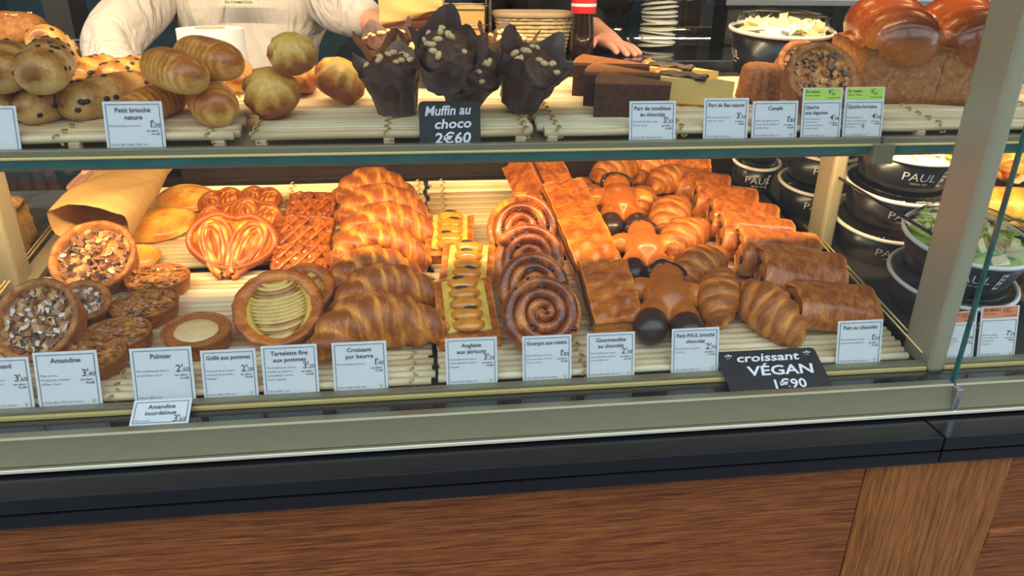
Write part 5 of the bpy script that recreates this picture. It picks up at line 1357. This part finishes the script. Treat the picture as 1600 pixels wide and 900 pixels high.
# ------------------------------------------------------------------ let everything rest on its surface or on its neighbours
from mathutils.bvhtree import BVHTree
bpy.context.view_layer.update()
def geo(o):
    V, Fs = [], []
    for q in [o] + list(o.children_recursive):
        if q.type != 'MESH': continue
        co = np.empty(len(q.data.vertices) * 3); q.data.vertices.foreach_get('co', co); M = np.array(q.matrix_world)
        k = sum(len(a) for a in V); V.append(co.reshape(-1, 3) @ M[:3, :3].T + M[:3, 3]); Fs += [tuple(i + k for i in p.vertices) for p in q.data.polygons]
    return np.concatenate(V), Fs
def tree(V, Fs): return BVHTree.FromPolygons(V.tolist(), Fs)
def settle_all(kinds, P0, N, slope, smin, low):
    up = Vector((0, math.cos(slope), math.sin(slope))); n_, u_, p_ = np.array(N), np.array(up), np.array(P0)
    todo = []
    for o in COL.objects:
        if o.parent is None and o.name.split('.')[0] in kinds:
            V, Fs = geo(o); todo.append((((V - p_) @ n_).min(), o, V, Fs))
    done = []
    for h, o, V, Fs in sorted(todo, key=lambda q: q[0]):
        mv = Vector((0, 0, 0))
        if h < low:                                        # bottom layer: slide along the line of sight until it lies on the cane
            d = (o.matrix_world.translation - CAM).normalized(); mv = d * ((h + .0006) / -d.dot(N))
            s = ((V - p_) @ u_).min() + mv.dot(up)
            if s < smin: mv = mv + up * (smin - s)
        else:                                              # upper layer: come in along the same line until it lies against what is below
            d = (o.matrix_world.translation - CAM).normalized()
            for _ in range(25):                            # first clear of anything it starts inside
                if not any(tree(V + np.array(mv), Fs).overlap(b) for b in done): break
                mv = mv + d * .003
            for _ in range(0 if mv.length else 70):
                W = V + np.array(mv); t_ = tree(W, Fs)
                if ((W - p_) @ n_).min() <= 0 or any(t_.overlap(b) for b in done): break
                mv = mv + d * .003
        o.matrix_world = Matrix.Translation(mv) @ o.matrix_world
        done.append(tree(V + np.array(mv), Fs))
TRAY_KINDS = {'flat_bread', 'crumble_tart', 'almond_tartlet', 'pear_tartlet', 'palmier', 'lattice_pastry', 'apple_tart', 'croissant', 'apricot_slice', 'raisin_swirl', 'filled_pastry', 'brioche_man', 'chocolate_bread', 'filled_bread'}
SHELF_KINDS = {'chip_bun', 'brioche_roll', 'fluted_cake', 'muffin', 'chocolate_cake_slice', 'flan_slice', 'ribbed_cake', 'quiche', 'brioche_loaf'}
settle_all(TRAY_KINDS, TP, TN, TS, .020, .026)
settle_all(SHELF_KINDS, SP, SN, SS, .012, .030)
# ------------------------------------------------------------------ soft dough gives way where neighbours press into it
bpy.context.view_layer.update()
SOFT = {'rolled_dough', 'croissant', 'pastry_body', 'brioche_body', 'chocolate_foot', 'pastry_base', 'bun', 'brioche_roll', 'fluted_cake', 'base', 'crumb', 'custard_body', 'flat_bread', 'crust', 'domed_crust', 'square_base', 'chocolate_cap', 'filling_seam', 'apricot_half', 'chocolate_stick', 'crimped_edge', 'chocolate_chip', 'raisin'}
YIELD = SOFT - {'crust', 'crumb', 'custard_body', 'square_base', 'domed_crust'}
soft = []
for o in COL.objects:
    if o.type == 'MESH' and o.name.split('.')[0] in SOFT:
        r_ = o.parent or o
        if r_.name.split('.')[0] in TRAY_KINDS | SHELF_KINDS:
            co = np.empty(len(o.data.vertices) * 3); o.data.vertices.foreach_get('co', co); M = np.array(o.matrix_world)
            W = co.reshape(-1, 3) @ M[:3, :3].T + M[:3, 3]
            soft.append([o, r_, W, [tuple(p.vertices) for p in o.data.polygons]])
DIRS = (Vector((.13, .21, .97)).normalized(), Vector((-.71, .35, .61)).normalized())
def inside(t_, v):
    for d in DIRS:
        c, p = 0, v.copy()
        while c < 12:
            h = t_.ray_cast(p, d)
            if h[0] is None: break
            c += 1; p = h[0] + d * 1e-5
        if c % 2 == 0: return False
    return True
for ps, i in [(0, k) for k in range(len(soft))] + [(1, k) for k in range(len(soft) - 1, -1, -1)]:
    A = soft[i]
    if A[0].name.split('.')[0] not in YIELD: continue
    changed = False
    for j, B in enumerate(soft):
        if A[1] == B[1] or (A[2].min(0) > B[2].max(0)).any() or (B[2].min(0) > A[2].max(0)).any(): continue
        if ps == 0 and j < i and B[0].name.split('.')[0] in YIELD: continue        # one of a pair gives way, not both
        tb = tree(B[2], B[3])
        if not tree(A[2], A[3]).overlap(tb): continue
        c = Vector(A[2].mean(0)); cin = inside(tb, c)
        for k in np.nonzero(((A[2] > B[2].min(0)) & (A[2] < B[2].max(0))).all(1))[0]:
            v = Vector(A[2][k])
            if not inside(tb, v): continue
            d = (c - v); L = d.length; h = tb.ray_cast(v, d.normalized(), L) if L > 1e-6 and not cin else (None,)
            q = h[0] if h[0] is not None else tb.find_nearest(v)[0]
            A[2][k] = q + (v - q).normalized() * min(.0006, (v - q).length); changed = True
    if changed:
        o = A[0]
        if o.data.users > 1: o.data = o.data.copy()
        Mi = np.array(o.matrix_world.inverted()); co = A[2] @ Mi[:3, :3].T + Mi[:3, 3]
        o.data.vertices.foreach_set('co', co.ravel()); o.data.update()
